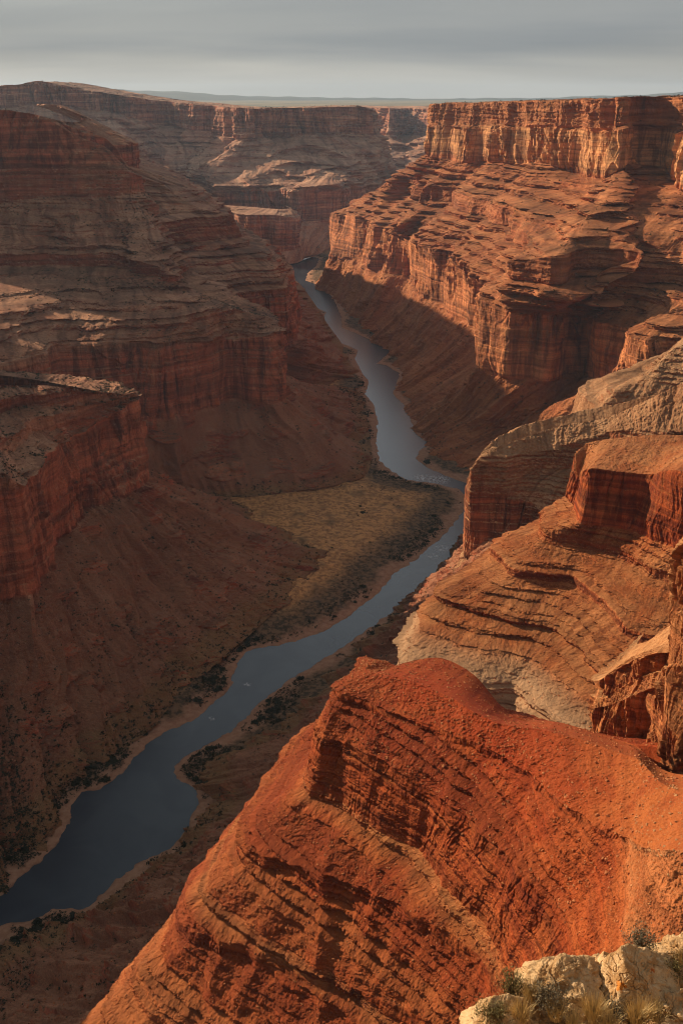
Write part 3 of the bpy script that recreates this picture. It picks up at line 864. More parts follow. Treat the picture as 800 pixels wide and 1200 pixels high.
# ---- the glowing red ridge in front
def build_ridge():
    C = []
    def c(lo, m1, m2, cb, ct, p1, cr):
        f = (0.15, 0.2, 0.5)[len(C)] if len(C) < 3 else 1.0   # ledges buried at the near end
        C.append([lo, m1, led(m1, 7 * f, 3), m2, led(m2, 9 * f, 3), cb, ct, p1, led(p1, 4 * f, 2), cr])
    c(W(420, 40, 500), W(400, 60, 560), W(390, 80, 600), W(380, 100, 640), W(370, 110, 670), W(380, 200, 660), W(400, 330, 640))
    c(LV(900, 1500, 380), LV(850, 1330, 430), LV(830, 1240, 462), LV(800, 1200, 492), LV(790, 1160, 516), LV(830, 1000, 560), LV(850, 925, 545))
    c(LV(700, 1500, 335), LV(670, 1310, 395), LV(665, 1240, 420), LV(650, 1190, 438), LV(690, 1105, 478), LV(735, 990, 512), LV(740, 886, 508))
    c(LV(560, 1450, 310), LV(565, 1250, 368), LV(585, 1170, 402), LV(600, 1135, 420), LV(645, 1050, 466), LV(665, 955, 494), LV(650, 858, 500))
    c(LV(450, 1400, 303), LV(480, 1200, 358), LV(512, 1105, 396), LV(540, 1062, 416), LV(575, 985, 458), LV(598, 900, 480), LV(585, 847, 492))
    c(LV(330, 1330, 298), LV(390, 1160, 348), LV(430, 1062, 388), LV(482, 997, 414), LV(505, 928, 454), LV(525, 865, 474), LV(525, 818, 485))
    c(LV(170, 1300, 270), LV(290, 1125, 340), LV(345, 1030, 382), LV(412, 955, 412), LV(436, 885, 453), LV(448, 838, 468), LV(475, 795, 480))
    c(LV(70, 1240, 262), LV(208, 1088, 328), LV(276, 1003, 372), LV(352, 922, 410), LV(366, 858, 446), LV(388, 815, 466), LV(432, 788, 476))
    c(W(-150, 470, 235), W(-92, 515, 318), W(-52, 535, 365), W(-14, 535, 402), W(-4, 530, 440), W(8, 526, 462), W(16, 524, 474))
    c(W(-60, 640, 250), W(-40, 620, 310), W(-20, 605, 360), W(-5, 585, 400), W(5, 565, 436), W(16, 550, 458), W(28, 532, 472))
    c(W(80, 640, 250), W(80, 600, 310), W(80, 575, 360), W(80, 555, 400), W(80, 530, 434), W(80, 508, 456), W(78, 486, 473))
    c(W(220, 600, 280), W(215, 560, 330), W(210, 540, 370), W(205, 515, 410), W(195, 490, 436), W(185, 462, 460), W(170, 430, 482))
    c(W(420, 560, 330), W(400, 540, 370), W(390, 520, 410), W(385, 500, 450), W(380, 480, 490), W(370, 450, 530), W(360, 400, 560))
    me = loft('ridge', columns(C), ['mixed', 'broken', 'mixed', 'broken', 'mixed', 'broken', 'mixed', 'broken', 'talus'], sign=-1, dens=1.9, size=0.22, spur=3.2,
              flute=2.6, gully=0.7, seed=6.0, riser=0.45, blur=10, bedscale=2.2, rough=1.7, fine_gully=0.3, cov=1.3, crag=0.7, ledge=1.15, calm=[0.1, 0.1, 0.3, 0.75, 1, 1, 1, 1, 1, 1, 1, 1, 1], back=[(15, 45, -26)] * 5 + [(20, 40, -10), (22, 30, -4), (14, 8, -1), (6, -14, -1), (0, -22, -1), (-24, -30, -4)] + [(-5, -30, -20)] * 2)
    tag(link('ridge_terrain', me, M['ridge']), 'sunlit deep red rock ridge with broken ledges filling the lower right', 'ridge', 'structure')


# ---- left bank: near promontory
def build_west_near():
    C = []
    def c(foot, r1, rb, r2, r3, f=0.5):
        m = foot + (r1 - foot) * f
        m[2] = foot[2] + (r1[2] - foot[2]) * 0.40
        q = lambda u, v: np.array([*(r2[:2] + (r3[:2] - r2[:2]) * u), r2[2] + (r3[2] - r2[2]) * v])
        C.append([foot, m, r1, rb, r2, q(.36, .20), q(.40, .52), q(.74, .62), q(.78, .92), r3])
    c(W(-620, 500, -5), W(-820, 560, 178), W(-822, 560, 260), W(-830, 560, 335), W(-1100, 700, 400))
    c(W(-430, 740, -5), W(-640, 880, 178), W(-642, 884, 260), W(-650, 890, 335), W(-900, 1100, 380))
    c(LV(40, 1016, -5), LV(0, 702, 178), AT(-6, 630, 1180), AT(-2, 553, 1190), W(-572, 1480, 388))
    c(LV(95, 912, 0), LV(44, 690, 178), AT(38, 625, 1205), AT(28, 568, 1212), W(-546, 1480, 386))
    c(LV(170, 860, 4), LV(64, 642, 178), AT(62, 585, 1345), AT(58, 527, 1350), W(-520, 1490, 383))
    c(LV(225, 800, 6), LV(101, 603, 178), AT(98, 560, 1464), AT(80, 516, 1450), LV(58, 452, 378))
    c(LV(300, 737, 8), LV(140, 582, 178), AT(128, 540, 1545), AT(120, 492, 1550), LV(98, 458, 364))
    c(LV(375, 655, 12), LV(171, 565, 178), AT(165, 515, 1612), AT(159, 466, 1618), LV(140, 461, 345))
    c(LV(305, 605, 14), W(-350, 1650, 178), W(-352, 1652, 260), W(-354, 1650, 328), LV(135, 461, 346))
    c(LV(255, 582, 14), W(-400, 1700, 178), W(-405, 1695, 260), W(-412, 1690, 335), LV(124, 460, 350))
    c(W(-480, 1900, 30), W(-560, 1740, 178), W(-560, 1735, 260), W(-562, 1730, 340), W(-560, 1640, 356))
    c(W(-760, 1900, 60), W(-760, 1780, 178), W(-760, 1775, 260), W(-762, 1770, 340), W(-760, 1680, 362))
    me = loft('west_near', columns(C), ['talus', 'talus', 'cliff', 'cliff', 'mixed', 'broken', 'mixed', 'broken', 'mixed'], sign=1, dens=1.0, size=0.65, spur=12, flute=8, gully=15, outcrop=1.0, seed=7.0, blur=8, rough=2.0, bedscale=1.1, cbed=0.6, cov=1.0, crag=1.0)
    tag(link('near_cliff_terrain', me, M['west']), 'shaded red promontory and long talus slope on the left bank nearest the camera', 'cliff', 'structure')


# ---- left bank: second wall with the terraced slopes and upper cliffs
def build_west_mid():
    C = []
    def c(foot, r1, r2, r3, r4b, r4, r5, r5b, r6, top=None, f=0.5):
        m = foot + (r1 - foot) * f
        m[2] = foot[2] + (r1[2] - foot[2]) * 0.42
        if top is None:
            top = r6 + np.array([-260, 160, 4.0])
        C.append([foot, m, r1, r2, r3, r4b, r4, r5, r5b, r6, top])
    c(W(-1100, 1600, 60), W(-1150, 1760, 178), W(-1160, 1770, 345), W(-1180, 1950, 395), W(-1200, 2150, 430), W(-1205, 2160, 455), W(-1250, 2500, 560), W(-1270, 2560, 645), W(-1280, 2590, 765))
    c(W(-640, 1690, 40), W(-625, 1795, 178), LV(-8, 426, 345), LV(-8, 365, 396), LV(-4, 313, 434), AT(-4, 296, LV(-4, 313, 434)[1] + 8), AT(-4, 237, 2630), AT(-4, 191, 2660), AT(-4, 129, 2700))
    c(W(-540, 1800, 30), W(-545, 1905, 178), LV(77, 403, 345), LV(82, 352, 398), LV(82, 312, 434), AT(78, 296, LV(82, 312, 434)[1] + 8), AT(58, 230, 2640), AT(60, 192, 2670), AT(58, 138.5, 2710))
    c(W(-420, 1830, 20), W(-425, 1940, 178), LV(150, 399, 345), LV(160, 357, 393), LV(142, 314, 432), AT(138, 296, LV(142, 314, 432)[1] + 8), AT(108, 230, 2660), AT(108, 194, 2690), AT(90, 159, 2720))
    c(LV(235, 585, 14), LV(215, 486, 178), AT(212, 402, 1995), LV(222, 362, 384), LV(172, 320, 428), AT(166, 303, LV(172, 320, 428)[1] + 8), AT(146, 228, 2680), AT(146, 200, 2710), AT(122, 171, 2740))
    c(LV(300, 582, 14), LV(268, 468, 178), AT(266, 398, 2095), LV(272, 362, 372), LV(205, 330, 418), AT(200, 320, LV(205, 330, 418)[1] + 8), AT(160, 226, 2700), AT(160, 205, 2725), AT(138, 187, 2760))
    c(LV(425, 560, 8), LV(330, 472, 178), AT(320, 391, 2105), AT(318, 373, 2200), AT(222, 342, 2300), AT(216, 335, 2330), AT(170, 226, 2760), AT(171, 211, 2790), AT(150, 195, 2820))
    c(LV(432, 500, 2), W(-140, 2230, 178), W(-152, 2230, 328), W(-170, 2260, 342), W(-400, 2420, 415), W(-402, 2430, 430), W(-560, 2860, 560), W(-565, 2870, 590), W(-590, 2880, 610))
    c(LV(428, 470, 0), W(-175, 2360, 178), W(-185, 2360, 330), W(-230, 2370, 345), W(-430, 2520, 415), W(-440, 2530, 440), W(-640, 2930, 570), W(-650, 2930, 610), W(-660, 2935, 690))
    c(LV(424, 455, 0), W(-260, 2430, 178), W(-270, 2430, 330), W(-320, 2430, 345), W(-500, 2560, 415), W(-520, 2570, 440), W(-800, 2930, 580), W(-820, 2930, 650), W(-830, 2935, 740))
    me = loft('west_mid', columns(C), ['talus', 'talus', 'cliff', 'mixed', 'ledge', 'broken', 'mixed', 'broken', 'cliff', 'flat'], sign=1, dens=1.0, size=0.85, spur=24,
              flute=9.5, gully=12, outcrop=0.9, seed=8.0, bedscale=1.3, cbed=0.6, cov=1.0, crag=1.0)
    tag(link('wall_terrain', me, M['west']), 'terraced maroon canyon wall with tan benches on the left bank', 'canyon wall', 'structure')


# ---- left bank: third wall running away upstream
def build_west_far():
    C = []
    def c(foot, r1, r2, r3, r4b, r4, r5, r6b, r6, top, f=0.5):
        m = foot + (r1 - foot) * f
        m[2] = foot[2] + (r1[2] - foot[2]) * 0.42
        C.append([foot, m, r1, r2, r3, r4b, r4, r5, r6b, r6, top])
    c(W(-420, 2300, 40), W(-440, 2420, 178), W(-450, 2430, 332), W(-480, 2480, 370), W(-560, 2620, 430), W(-565, 2630, 480), W(-760, 2900, 560), W(-900, 3060, 600), W(-905, 3070, 680), W(-1000, 3200, 760))
    c(LV(420, 440, 0), AT(300, 420, 2580), AT(296, 343, 2585), AT(285, 325, 2640), AT(240, 281, 2800), AT(226, 255, 2810), AT(192, 215, 3050), AT(120, 190, 3160), AT(119, 169, 3165), AT(82, 143, 3260))
    c(LV(412, 425, 0), AT(345, 407, 2635), AT(338, 336, 2640), AT(326, 313, 2690), AT(283, 279, 2880), AT(268, 251, 2890), AT(227, 222, 3060), AT(160, 197, 3220), AT(156, 167, 3225), AT(103, 139, 3340))
    c(LV(400, 402, 0), AT(349, 400, 2680), AT(342, 334, 2685), AT(331, 311, 2740), AT(285, 278, 2930), AT(269, 250, 2940), AT(229, 222, 3120), AT(161, 197, 3290), AT(158, 167, 3300), AT(105, 139, 3400))
    c(LV(384, 380, 0), W(-150, 3000, 178), W(-165, 3000, 335), W(-220, 3020, 385), W(-330, 3080, 430), W(-340, 3085, 490), W(-520, 3260, 560), W(-740, 3440, 600), W(-750, 3450, 690), W(-920, 3500, 765))
    c(LV(366, 352, 0), W(-260, 3400, 178), W(-275, 3400, 335), W(-340, 3430, 385), W(-450, 3500, 430), W(-460, 3505, 490), W(-640, 3660, 560), W(-820, 3750, 600), W(-830, 3760, 690), W(-1000, 3800, 765))
    c(LV(345, 328, 0), W(-420, 4100, 178), W(-435, 4100, 335), W(-500, 4130, 385), W(-620, 4200, 430), W(-630, 4205, 490), W(-820, 4300, 560), W(-1000, 4400, 600), W(-1010, 4410, 690), W(-1200, 4450, 765))
    c(W(-420, 5000, 0), W(-640, 4900, 178), W(-650, 4900, 335), W(-720, 4900, 385), W(-840, 4900, 430), W(-850, 4900, 490), W(-1000, 4900, 560), W(-1200, 4900, 600), W(-1210, 4900, 690), W(-1400, 4900, 765))
    me = loft('west_far', columns(C), ['talus', 'talus', 'cliff', 'ledge', 'ledge', 'broken', 'ledge', 'talus', 'cliff', 'talus'], sign=1, dens=1.0, size=0.9,
              spur=26, flute=8.5, gully=9, outcrop=0.8, seed=9.0, bedscale=1.3, cov=0.95, crag=1.0)
    tag(link('upstream_wall_terrain', me, M['west']), 'stepped maroon wall receding upstream behind the tan bench', 'canyon wall', 'structure')


# ---- the plateau rim on the left, mostly out of the frame
def build_west_rim():
    C = []
    for (y, x1, x2) in [(-900, -700, -1100), (-300, -780, -1150), (150, -900, -1250), (500, -1250, -1750), (850, -1350, -1850), (1150, -1050, -1300), (1500, -1000, -1200), (2000, -1120, -1300), (2500, -1300, -1520), (3000, -1360, -1600)]:
        C.append([W(x1 + 120, y, 330), W(x1, y, 400), W(x1 - 120, y, 480), W(x2, y, 590), W(x2 - 12, y, 765), W(x2 - 900, y, 775)])
    me = loft('west_rim', columns(C), ['ledge', 'ledge', 'ledge', 'cliff', 'flat'], sign=1, dens=0.6, size=1.0, spur=30, flute=12, seed=10.0)
    tag(link('plateau_terrain', me, M['west']), 'plateau edge along the left side above the shaded wall', 'plateau', 'structure')


# ---- right bank talus below the ridge, butte and promontory
def build_east_talus():
    C = []
    for f, m, r, t in [
        (W(-560, 500, -8), W(-420, 460, 55), W(-250, 420, 178), W(-120, 360, 300)),
        (LV(0, 1100, -8), W(-280, 660, 60), W(-150, 560, 178), W(-60, 480, 290)),
        (LV(100, 1078, -8), W(-205, 760, 60), W(-95, 650, 178), W(-10, 580, 290)),
        (LV(172, 1022, -8), W(-150, 830, 60), W(-40, 740, 178), W(40, 690, 290)),
        (LV(232, 960, -8), W(-95, 900, 60), W(10, 830, 178), W(80, 790, 290)),
        (LV(215, 905, -8), W(-70, 985, 62), W(45, 900, 178), W(110, 870, 290)),
        (LV(292, 868, -8), W(-20, 1060, 62), W(90, 980, 178), W(150, 960, 290)),
        (LV(392, 778, -8), W(60, 1220, 66), W(150, 1120, 178), W(190, 1100, 240)),
        (LV(484, 697, -8), W(150, 1400, 80), W(185, 1290, 178), W(220, 1285, 215)),
        (LV(548, 625, -8), W(270, 1700, 70), W(300, 1520, 178), W(320, 1490, 215)),
        (W(300, 1960, -8), W(360, 1800, 70), W(400, 1640, 178), W(440, 1600, 270)),
        (W(340, 2040, -8), W(420, 1900, 70), W(520, 1780, 178), W(560, 1700, 270))]:
        C.append([f, m, r, t])
    me = loft('east_talus', columns(C), ['talus', 'talus', 'talus'], sign=1 * -1, dens=1.0, size=0.5, spur=14, flute=3, gully=10, outcrop=0.8, seed=11.0, rough=1.6)
    tag(link('talus_terrain', me, M['west']), 'shaded brown talus slope along the right bank below the orange ridge', 'talus slope', 'structure')


# ---- far walls
def build_far():
    C = []
    def c(foot, r1, r2, r3, r4, r5, r6, top=None, f=0.5):
        m = foot + (r1 - foot) * f
        m[2] = foot[2] + (r1[2] - foot[2]) * 0.5
        if top is None:
            top = r6 + np.array([60, 700, 0.0])
        C.append([foot, m, r1, r2, r3, r4, r5, r6, top])
    c(W(-3800, 5300, 40), W(-3600, 5500, 178), W(-3600, 5520, 345), W(-3500, 5700, 430), W(-3400, 5900, 520), W(-3300, 6100, 640), W(-3300, 6120, 860))
    c(W(-2100, 5200, 40), AT(-60, 270, 5450), AT(-60, 228, 5470), AT(-60, 195, 5700), AT(-60, 165, 5950), AT(-60, 128, 6350), AT(-60, 104, 6370))
    c(W(-1800, 5250, 40), AT(0, 270, 5500), AT(0, 226, 5520), AT(6, 190, 5750), AT(10, 160, 6000), AT(14, 126, 6400), AT(14, 99.5, 6420))
    c(W(-1600, 5250, 40), AT(45, 268, 5500), AT(45, 226, 5520), AT(50, 190, 5750), AT(52, 160, 6000), AT(46, 121, 6400), AT(46, 95.5, 6420))
    c(W(-1350, 5300, 40), AT(110, 266, 5550), AT(110, 225, 5570), AT(110, 195, 5800), AT(108, 165, 6050), AT(100, 128, 6550), AT(98, 104.5, 6570))
    c(W(-1150, 5350, 40), AT(155, 265, 5650), AT(155, 224, 5670), AT(150, 196, 5850), AT(142, 165, 6100), AT(134, 133, 6500), AT(134, 110.5, 6520))
    c(W(-950, 5500, 40), AT(195, 260, 5900), AT(195, 224, 5920), AT(190, 203, 6100), AT(188, 180, 6300), AT(184, 146, 6750), AT(186, 118, 6770))
    c(W(-750, 5450, 40), AT(232, 258, 5800), AT(232, 222, 5820), AT(218, 206, 5980), AT(226, 182, 6200), AT(238, 153, 6600), AT(240, 123, 6620))
    c(W(-560, 5350, 30), AT(280, 262, 5600), AT(282, 221, 5620), AT(238, 203, 5800), AT(258, 183, 5950), AT(282, 163, 6180), AT(284, 127, 6200))
    c(W(-420, 5300, 20), AT(325, 262, 5550), AT(330, 221, 5570), AT(326, 205, 5750), AT(330, 184, 6050), AT(325, 160, 6420), AT(328, 126.5, 6440))
    c(W(-260, 5250, 10), AT(352, 262, 5450), AT(360, 222, 5460), AT(385, 204, 5750), AT(380, 185, 6100), AT(375, 158, 6450), AT(378, 125.5, 6470))
    c(W(-160, 5400, 0), AT(398, 258, 5650), AT(402, 219, 5660), AT(420, 202, 5900), AT(425, 183, 6200), AT(410, 157, 6500), AT(412, 125.3, 6520))
    c(W(-20, 5700, 0), AT(440, 252, 6000), AT(440, 216, 6010), AT(446, 200, 6250), AT(452, 182, 6500), AT(436, 157, 6620), AT(428, 125.5, 6640), W(160, 7300, 705))
    c(W(150, 6300, 0), W(300, 6500, 178), W(300, 6520, 335), W(280, 6700, 400), W(260, 6900, 460), W(220, 7100, 560), W(210, 7120, 700), W(200, 7600, 705))
    c(W(300, 7600, 0), W(350, 7600, 178), W(340, 7600, 335), W(320, 7700, 400), W(300, 7800, 460), W(240, 8000, 560), W(230, 8020, 700), W(220, 8300, 705))
    me = loft('far', columns(C), ['talus', 'talus', 'cliff', 'mixed', 'mixed', 'mixed', 'cliff', 'flat'], sign=1, dens=1.15, size=1.7, spur=85, flute=30, gully=24, seed=12.0, ledge=1.0, riser=0.4, bedscale=1.3)
    tag(link('far_mesa_terrain', me, M['far']), 'long hazy mesa wall with pinkish ravines closing the canyon upstream', 'mesa', 'structure')
    C = [
        [W(-620, 5350, 10), W(-600, 5330, 90), AT(262, 247, 5330), AT(262, 240, 5400)],
        [W(-560, 5120, 10), AT(285, 296, 5220), AT(285, 251, 5230), AT(300, 243, 5360)],
        [W(-420, 5080, 10), AT(320, 296, 5180), AT(322, 252, 5190), AT(326, 245, 5300)],
        [W(-240, 5150, 5), AT(350, 291, 5230), AT(350, 255, 5240), AT(340, 244, 5320)],
        [W(-180, 5400, 5), W(-230, 5360, 90), W(-235, 5360, 240), W(-300, 5360, 270)],
    ]
    me = loft('far_bench', columns(C), ['talus', 'cliff', 'mixed'], sign=1, dens=1.2, size=1.3, spur=20, flute=14, gully=8, seed=13.0)
    tag(link('bench_terrain', me, M['far']), 'dark low rock bench at the foot of the far mesa wall', 'rock bench', 'structure')
    C = []
    for px, py6, y in [(380, 126.5, 9900), (430, 126.5, 9700), (455, 127, 9300), (475, 127, 9500), (505, 127, 9200), (540, 127, 9400), (640, 126, 9000), (800, 126, 9000)]:
        C.append([AT(px, 235, y - 2600), AT(px, 216, y - 1700), AT(px, 205, y - 1680), AT(px, 175, y - 700), AT(px, 158, y - 160), AT(px, py6, y), AT(px, py6, y) + np.array([0, 1500, 6.0])])
    me = loft('far_back', columns(C), ['talus', 'cliff', 'mixed', 'mixed', 'cliff', 'flat'], sign=1, dens=1.0, size=2.2, spur=150, flute=34, gully=24, seed=14.0)
    tag(link('distant_mesa_terrain', me, M['far']), 'most distant blue grey mesa wall left of the big sunlit mesa', 'mesa', 'structure')


build_mesa()
build_mid_spur()
build_tongue()
build_butte()
build_crag()
build_ridge()
build_west_near()
build_west_mid()
build_west_far()
build_west_rim()
build_east_talus()
build_far()


# ---- valley floor and river
LEFT = [LV(px, py, 0)[:2] for px, py in [(0, 1050), (18, 1036), (40, 1015), (62, 996), (80, 970), (84, 945), (98, 930), (128, 920), (150, 897), (172, 872), (200, 855), (225, 846), (250, 826), (272, 803), (276, 782), (284, 768), (300, 760), (325, 757), (352, 750), (385, 738), (420, 714), (445, 694), (462, 672), (482, 660), (505, 640), (525, 622), (543, 600), (546, 580), (535, 572), (505, 566), (478, 562), (458, 552), (444, 538), (441, 515), (443, 492), (438, 475), (428, 462), (432, 447), (424, 436), (416, 420), (420, 410), (395, 400), (384, 386), (376, 378), (383, 366), (362, 357), (352, 344), (346, 335), (338, 325), (338, 316), (330, 311)]]
LEFT = [np.array((-560., 640.)), np.array((-430., 745.))] + LEFT + [np.array((-420., 5350.)), np.array((-700., 5700.))]
RIGHT = [LV(px, py, 0)[:2] for px, py in [(0, 1087), (35, 1078), (60, 1066), (98, 1064), (125, 1042), (150, 1020), (180, 1004), (205, 990), (222, 965), (233, 940), (228, 926), (205, 912), (203, 898), (225, 882), (252, 868), (285, 845), (305, 822), (340, 795), (370, 778), (400, 758), (430, 738), (465, 712), (500, 682), (528, 655), (549, 622), (552, 600), (556, 578), (545, 566), (520, 557), (500, 548), (487, 538), (490, 530), (502, 520), (486, 508), (480, 490), (474, 476), (460, 462), (464, 450), (468, 438), (452, 428), (440, 426), (458, 412), (440, 402), (420, 392), (400, 384), (400, 372), (390, 349), (376, 335), (358, 329), (360, 320), (370, 312)]]
RIGHT = [np.array((-520., 480.)), np.array((-420., 690.))] + RIGHT + [np.array((-120., 5350.)), np.array((-400., 5800.))]
RIVER = np.array(LEFT + RIGHT[::-1])


def poly_sd(px, py, poly):
    d = np.full(px.shape, 1e18)
    inside = np.zeros(px.shape, bool)
    n = len(poly)
    for i in range(n):
        ax, ay = poly[i]; bx, by = poly[(i + 1) % n]
        ex, ey = bx - ax, by - ay
        t = np.clip(((px - ax) * ex + (py - ay) * ey) / (ex * ex + ey * ey + 1e-9), 0, 1)
        d = np.minimum(d, (px - ax - t * ex) ** 2 + (py - ay - t * ey) ** 2)
        cr = ((ay > py) != (by > py))
        xx = ax + (py - ay) * ex / (ey if abs(ey) > 1e-9 else 1e-9)
        inside ^= cr & (px < xx)
    return np.sqrt(d) * np.where(inside, -1, 1)


def floor_h(x, y, sd):
    n = fbm(x / 60, y / 60, np.float32(3.3), 4)
    n2 = fbm(x / 14, y / 14, np.float32(7.7), 3)
    h = np.where(sd < 0, np.maximum(sd * 0.25, -6.0), 0.0)
    up = np.maximum(sd, 0)
    h = h + smooth01(up / 10) * 1.4 + smooth01((up - 8) / 40) * 3.0 + smooth01((up - 30) / 120) * 6.0 + up * 0.012
    return h + smooth01(up / 30) * (2.2 * n + 1.0 * n2) + 0.3 * n2


def build_floor():
    ny, nx = 1050, 620
    ys = 480 * (6600 / 480) ** (np.arange(ny) / (ny - 1))
    u = np.linspace(-1, 1, nx)
    x = (u[None, :] * (300 + 0.11 * ys[:, None])) + (-60 + (0.0 * ys[:, None])) + np.clip((ys[:, None] - 900) * 0.02, -80, 60)
    y = np.broadcast_to(ys[:, None], x.shape)
    sd = poly_sd(x, y, RIVER) + 4.0 * fbm(x / 26, y / 26, np.float32(1.1), 3)
    z = floor_h(x, y, sd)
    V = np.stack([x, y, z], -1)
    me = raw_mesh('valley_floor', V.reshape(-1, 3), grid_quads(ny, nx), True, dict(bank=np.clip(sd, -50, 500)))
    tag(link('valley_floor', me, M['floor']), 'sandy river flats and gravel bars along the canyon bottom', 'ground', 'structure')
    SURF['floor'] = (V, None, sd)
    me = raw_mesh('river', np.array([[-1500, 100, 0], [1200, 100, 0], [1200, 6600, 0], [-1500, 6600, 0]]), np.array([[0, 1, 2, 3]]))
    tag(link('river', me, M['water']), 'dark blue river winding through the canyon with small white riffles', 'river', 'structure')


# ---- plateau country beyond and the base ground
def build_ground():
    n = 160
    r = 30 * (50000 / 30) ** (np.arange(n) / (n - 1))
    a = np.linspace(0, 2 * math.pi, 181)
    x = r[:, None] * np.sin(a)[None]; y = r[:, None] * np.cos(a)[None]
    z = -60 + 730 * smooth01((r[:, None] - 9800) / 1200) + 0 * x
    z = z + 14 * fbm(x / 2600, y / 2600, np.float32(5), 4) * smooth01((r[:, None] - 9000) / 2000)
    me = raw_mesh('ground', np.stack([x, y, z], -1).reshape(-1, 3), grid_quads(n, 181), True)
    tag(link('ground', me, M['plain']), 'flat scrub covered plateau stretching to the horizon', 'ground', 'structure')
    # blue uplands on the skyline
    px = np.linspace(-300, 1100, 240)
    sky = np.interp(px, [-300, 60, 104, 140, 165, 220, 250, 310, 420, 500, 640, 760, 800, 1100], [101, 101.5, 102.5, 104.5, 106, 108, 110.5, 113.2, 114.6, 115.8, 114.5, 110.5, 108, 104])
    rows = []
    for k, (yy, dp) in enumerate([(26000, 15), (29000, 7), (31500, 2.2), (33000, 0), (38000, 1.0), (46000, 16)]):
        rows.append(np.stack([AT(p, s + dp + (0.35 * math.sin(p * .19 + k) + 0.3 * math.sin(p * .053 + 2 * k)), yy) for p, s in zip(px, sky)]))
    V = np.stack(rows)
    me = raw_mesh('hills', V.reshape(-1, 3), grid_quads(V.shape[0], V.shape[1]), True)
    tag(link('hills', me, M['forest']), 'low blue line of uplands on the horizon', 'hills', 'structure')


build_floor()
build_ground()



# ------------------------------------------------------------------ loose rock, scrub and the foreground ledge
def rock_variants(n, seed, flat=0.7):
    import bmesh
    rs = np.random.default_rng(seed)
    out = []
    for _ in range(n):
        bm = bmesh.new()
        s = np.array([1.0, rs.uniform(.65, 1.0), rs.uniform(.5, .9) * flat / 0.7])
        for p in rs.normal(size=(13, 3)):
            p = p / np.linalg.norm(p) * rs.uniform(.85, 1.0)
            bm.verts.new(p * s * 0.5)
        bmesh.ops.convex_hull(bm, input=bm.verts)
        bmesh.ops.triangulate(bm, faces=bm.faces)
        bm.verts.ensure_lookup_table()
        loose = [v for v in bm.verts if not v.link_faces]
        bmesh.ops.delete(bm, geom=loose, context='VERTS')
        bm.verts.index_update()
        V = np.array([v.co[:] for v in bm.verts])
        T = np.array([[v.index for v in f.verts] for f in bm.faces])
        out.append((V, T))
        bm.free()
    return out


def tuft_variants(n, seed, blades=9, spread=0.5):
    """small ragged clump of leafy triangles, unit size"""
    rs = np.random.default_rng(seed)
    out = []
    for _ in range(n):
        V = []; T = []
        for b in range(blades):
            c = rs.normal(size=3) * np.array([spread, spread, spread * .6]) * 0.6
            c[2] = abs(c[2]) + 0.1
            e = rs.normal(size=(3, 3)) * 0.24
            i = len(V)
            V += list(c + e)
            T.append((i, i + 1, i + 2))
        out.append((np.array(V), np.array(T)))
    return out


def rot_z(a):
    c, s_ = np.cos(a), np.sin(a)
    return np.array([[c, -s_, 0], [s_, c, 0], [0, 0, 1]])


def merge(variants, places, rs, squash=1.0):
    """one mesh out of many placed variants; places: (x,y,z,size)"""
    VV = []; TT = []; n = 0
    for p in places:
        V, T = variants[rs.integers(len(variants))]
        R_ = rot_z(rs.uniform(0, 6.283))
        v = (V @ R_.T) * p[3]
        v[:, 2] *= squash
        VV.append(v + p[:3]); TT.append(T + n); n += len(v)
    return np.concatenate(VV), np.concatenate(TT)


def pick(name, n, rs, mask=None, margin=20):
    """random spots on a landform, evenly spread over what the photograph shows of it"""
    G = SURF[name][0]
    P = G.reshape(-1, 3)
    q = pix(P)
    ok = in_view(q, margin)
    # skip the steep faces: compare with the neighbour up the slope
    dx = np.linalg.norm(np.gradient(G[..., :2], axis=0), axis=-1); dz_ = np.abs(np.gradient(G[..., 2], axis=0))
    ok &= (dz_ < dx * 1.1).ravel()
    if mask is not None:
        ok &= mask(P, q)
    idx = np.flatnonzero(ok)
    return P[rs.choice(idx, size=min(n, len(idx)), replace=False)]


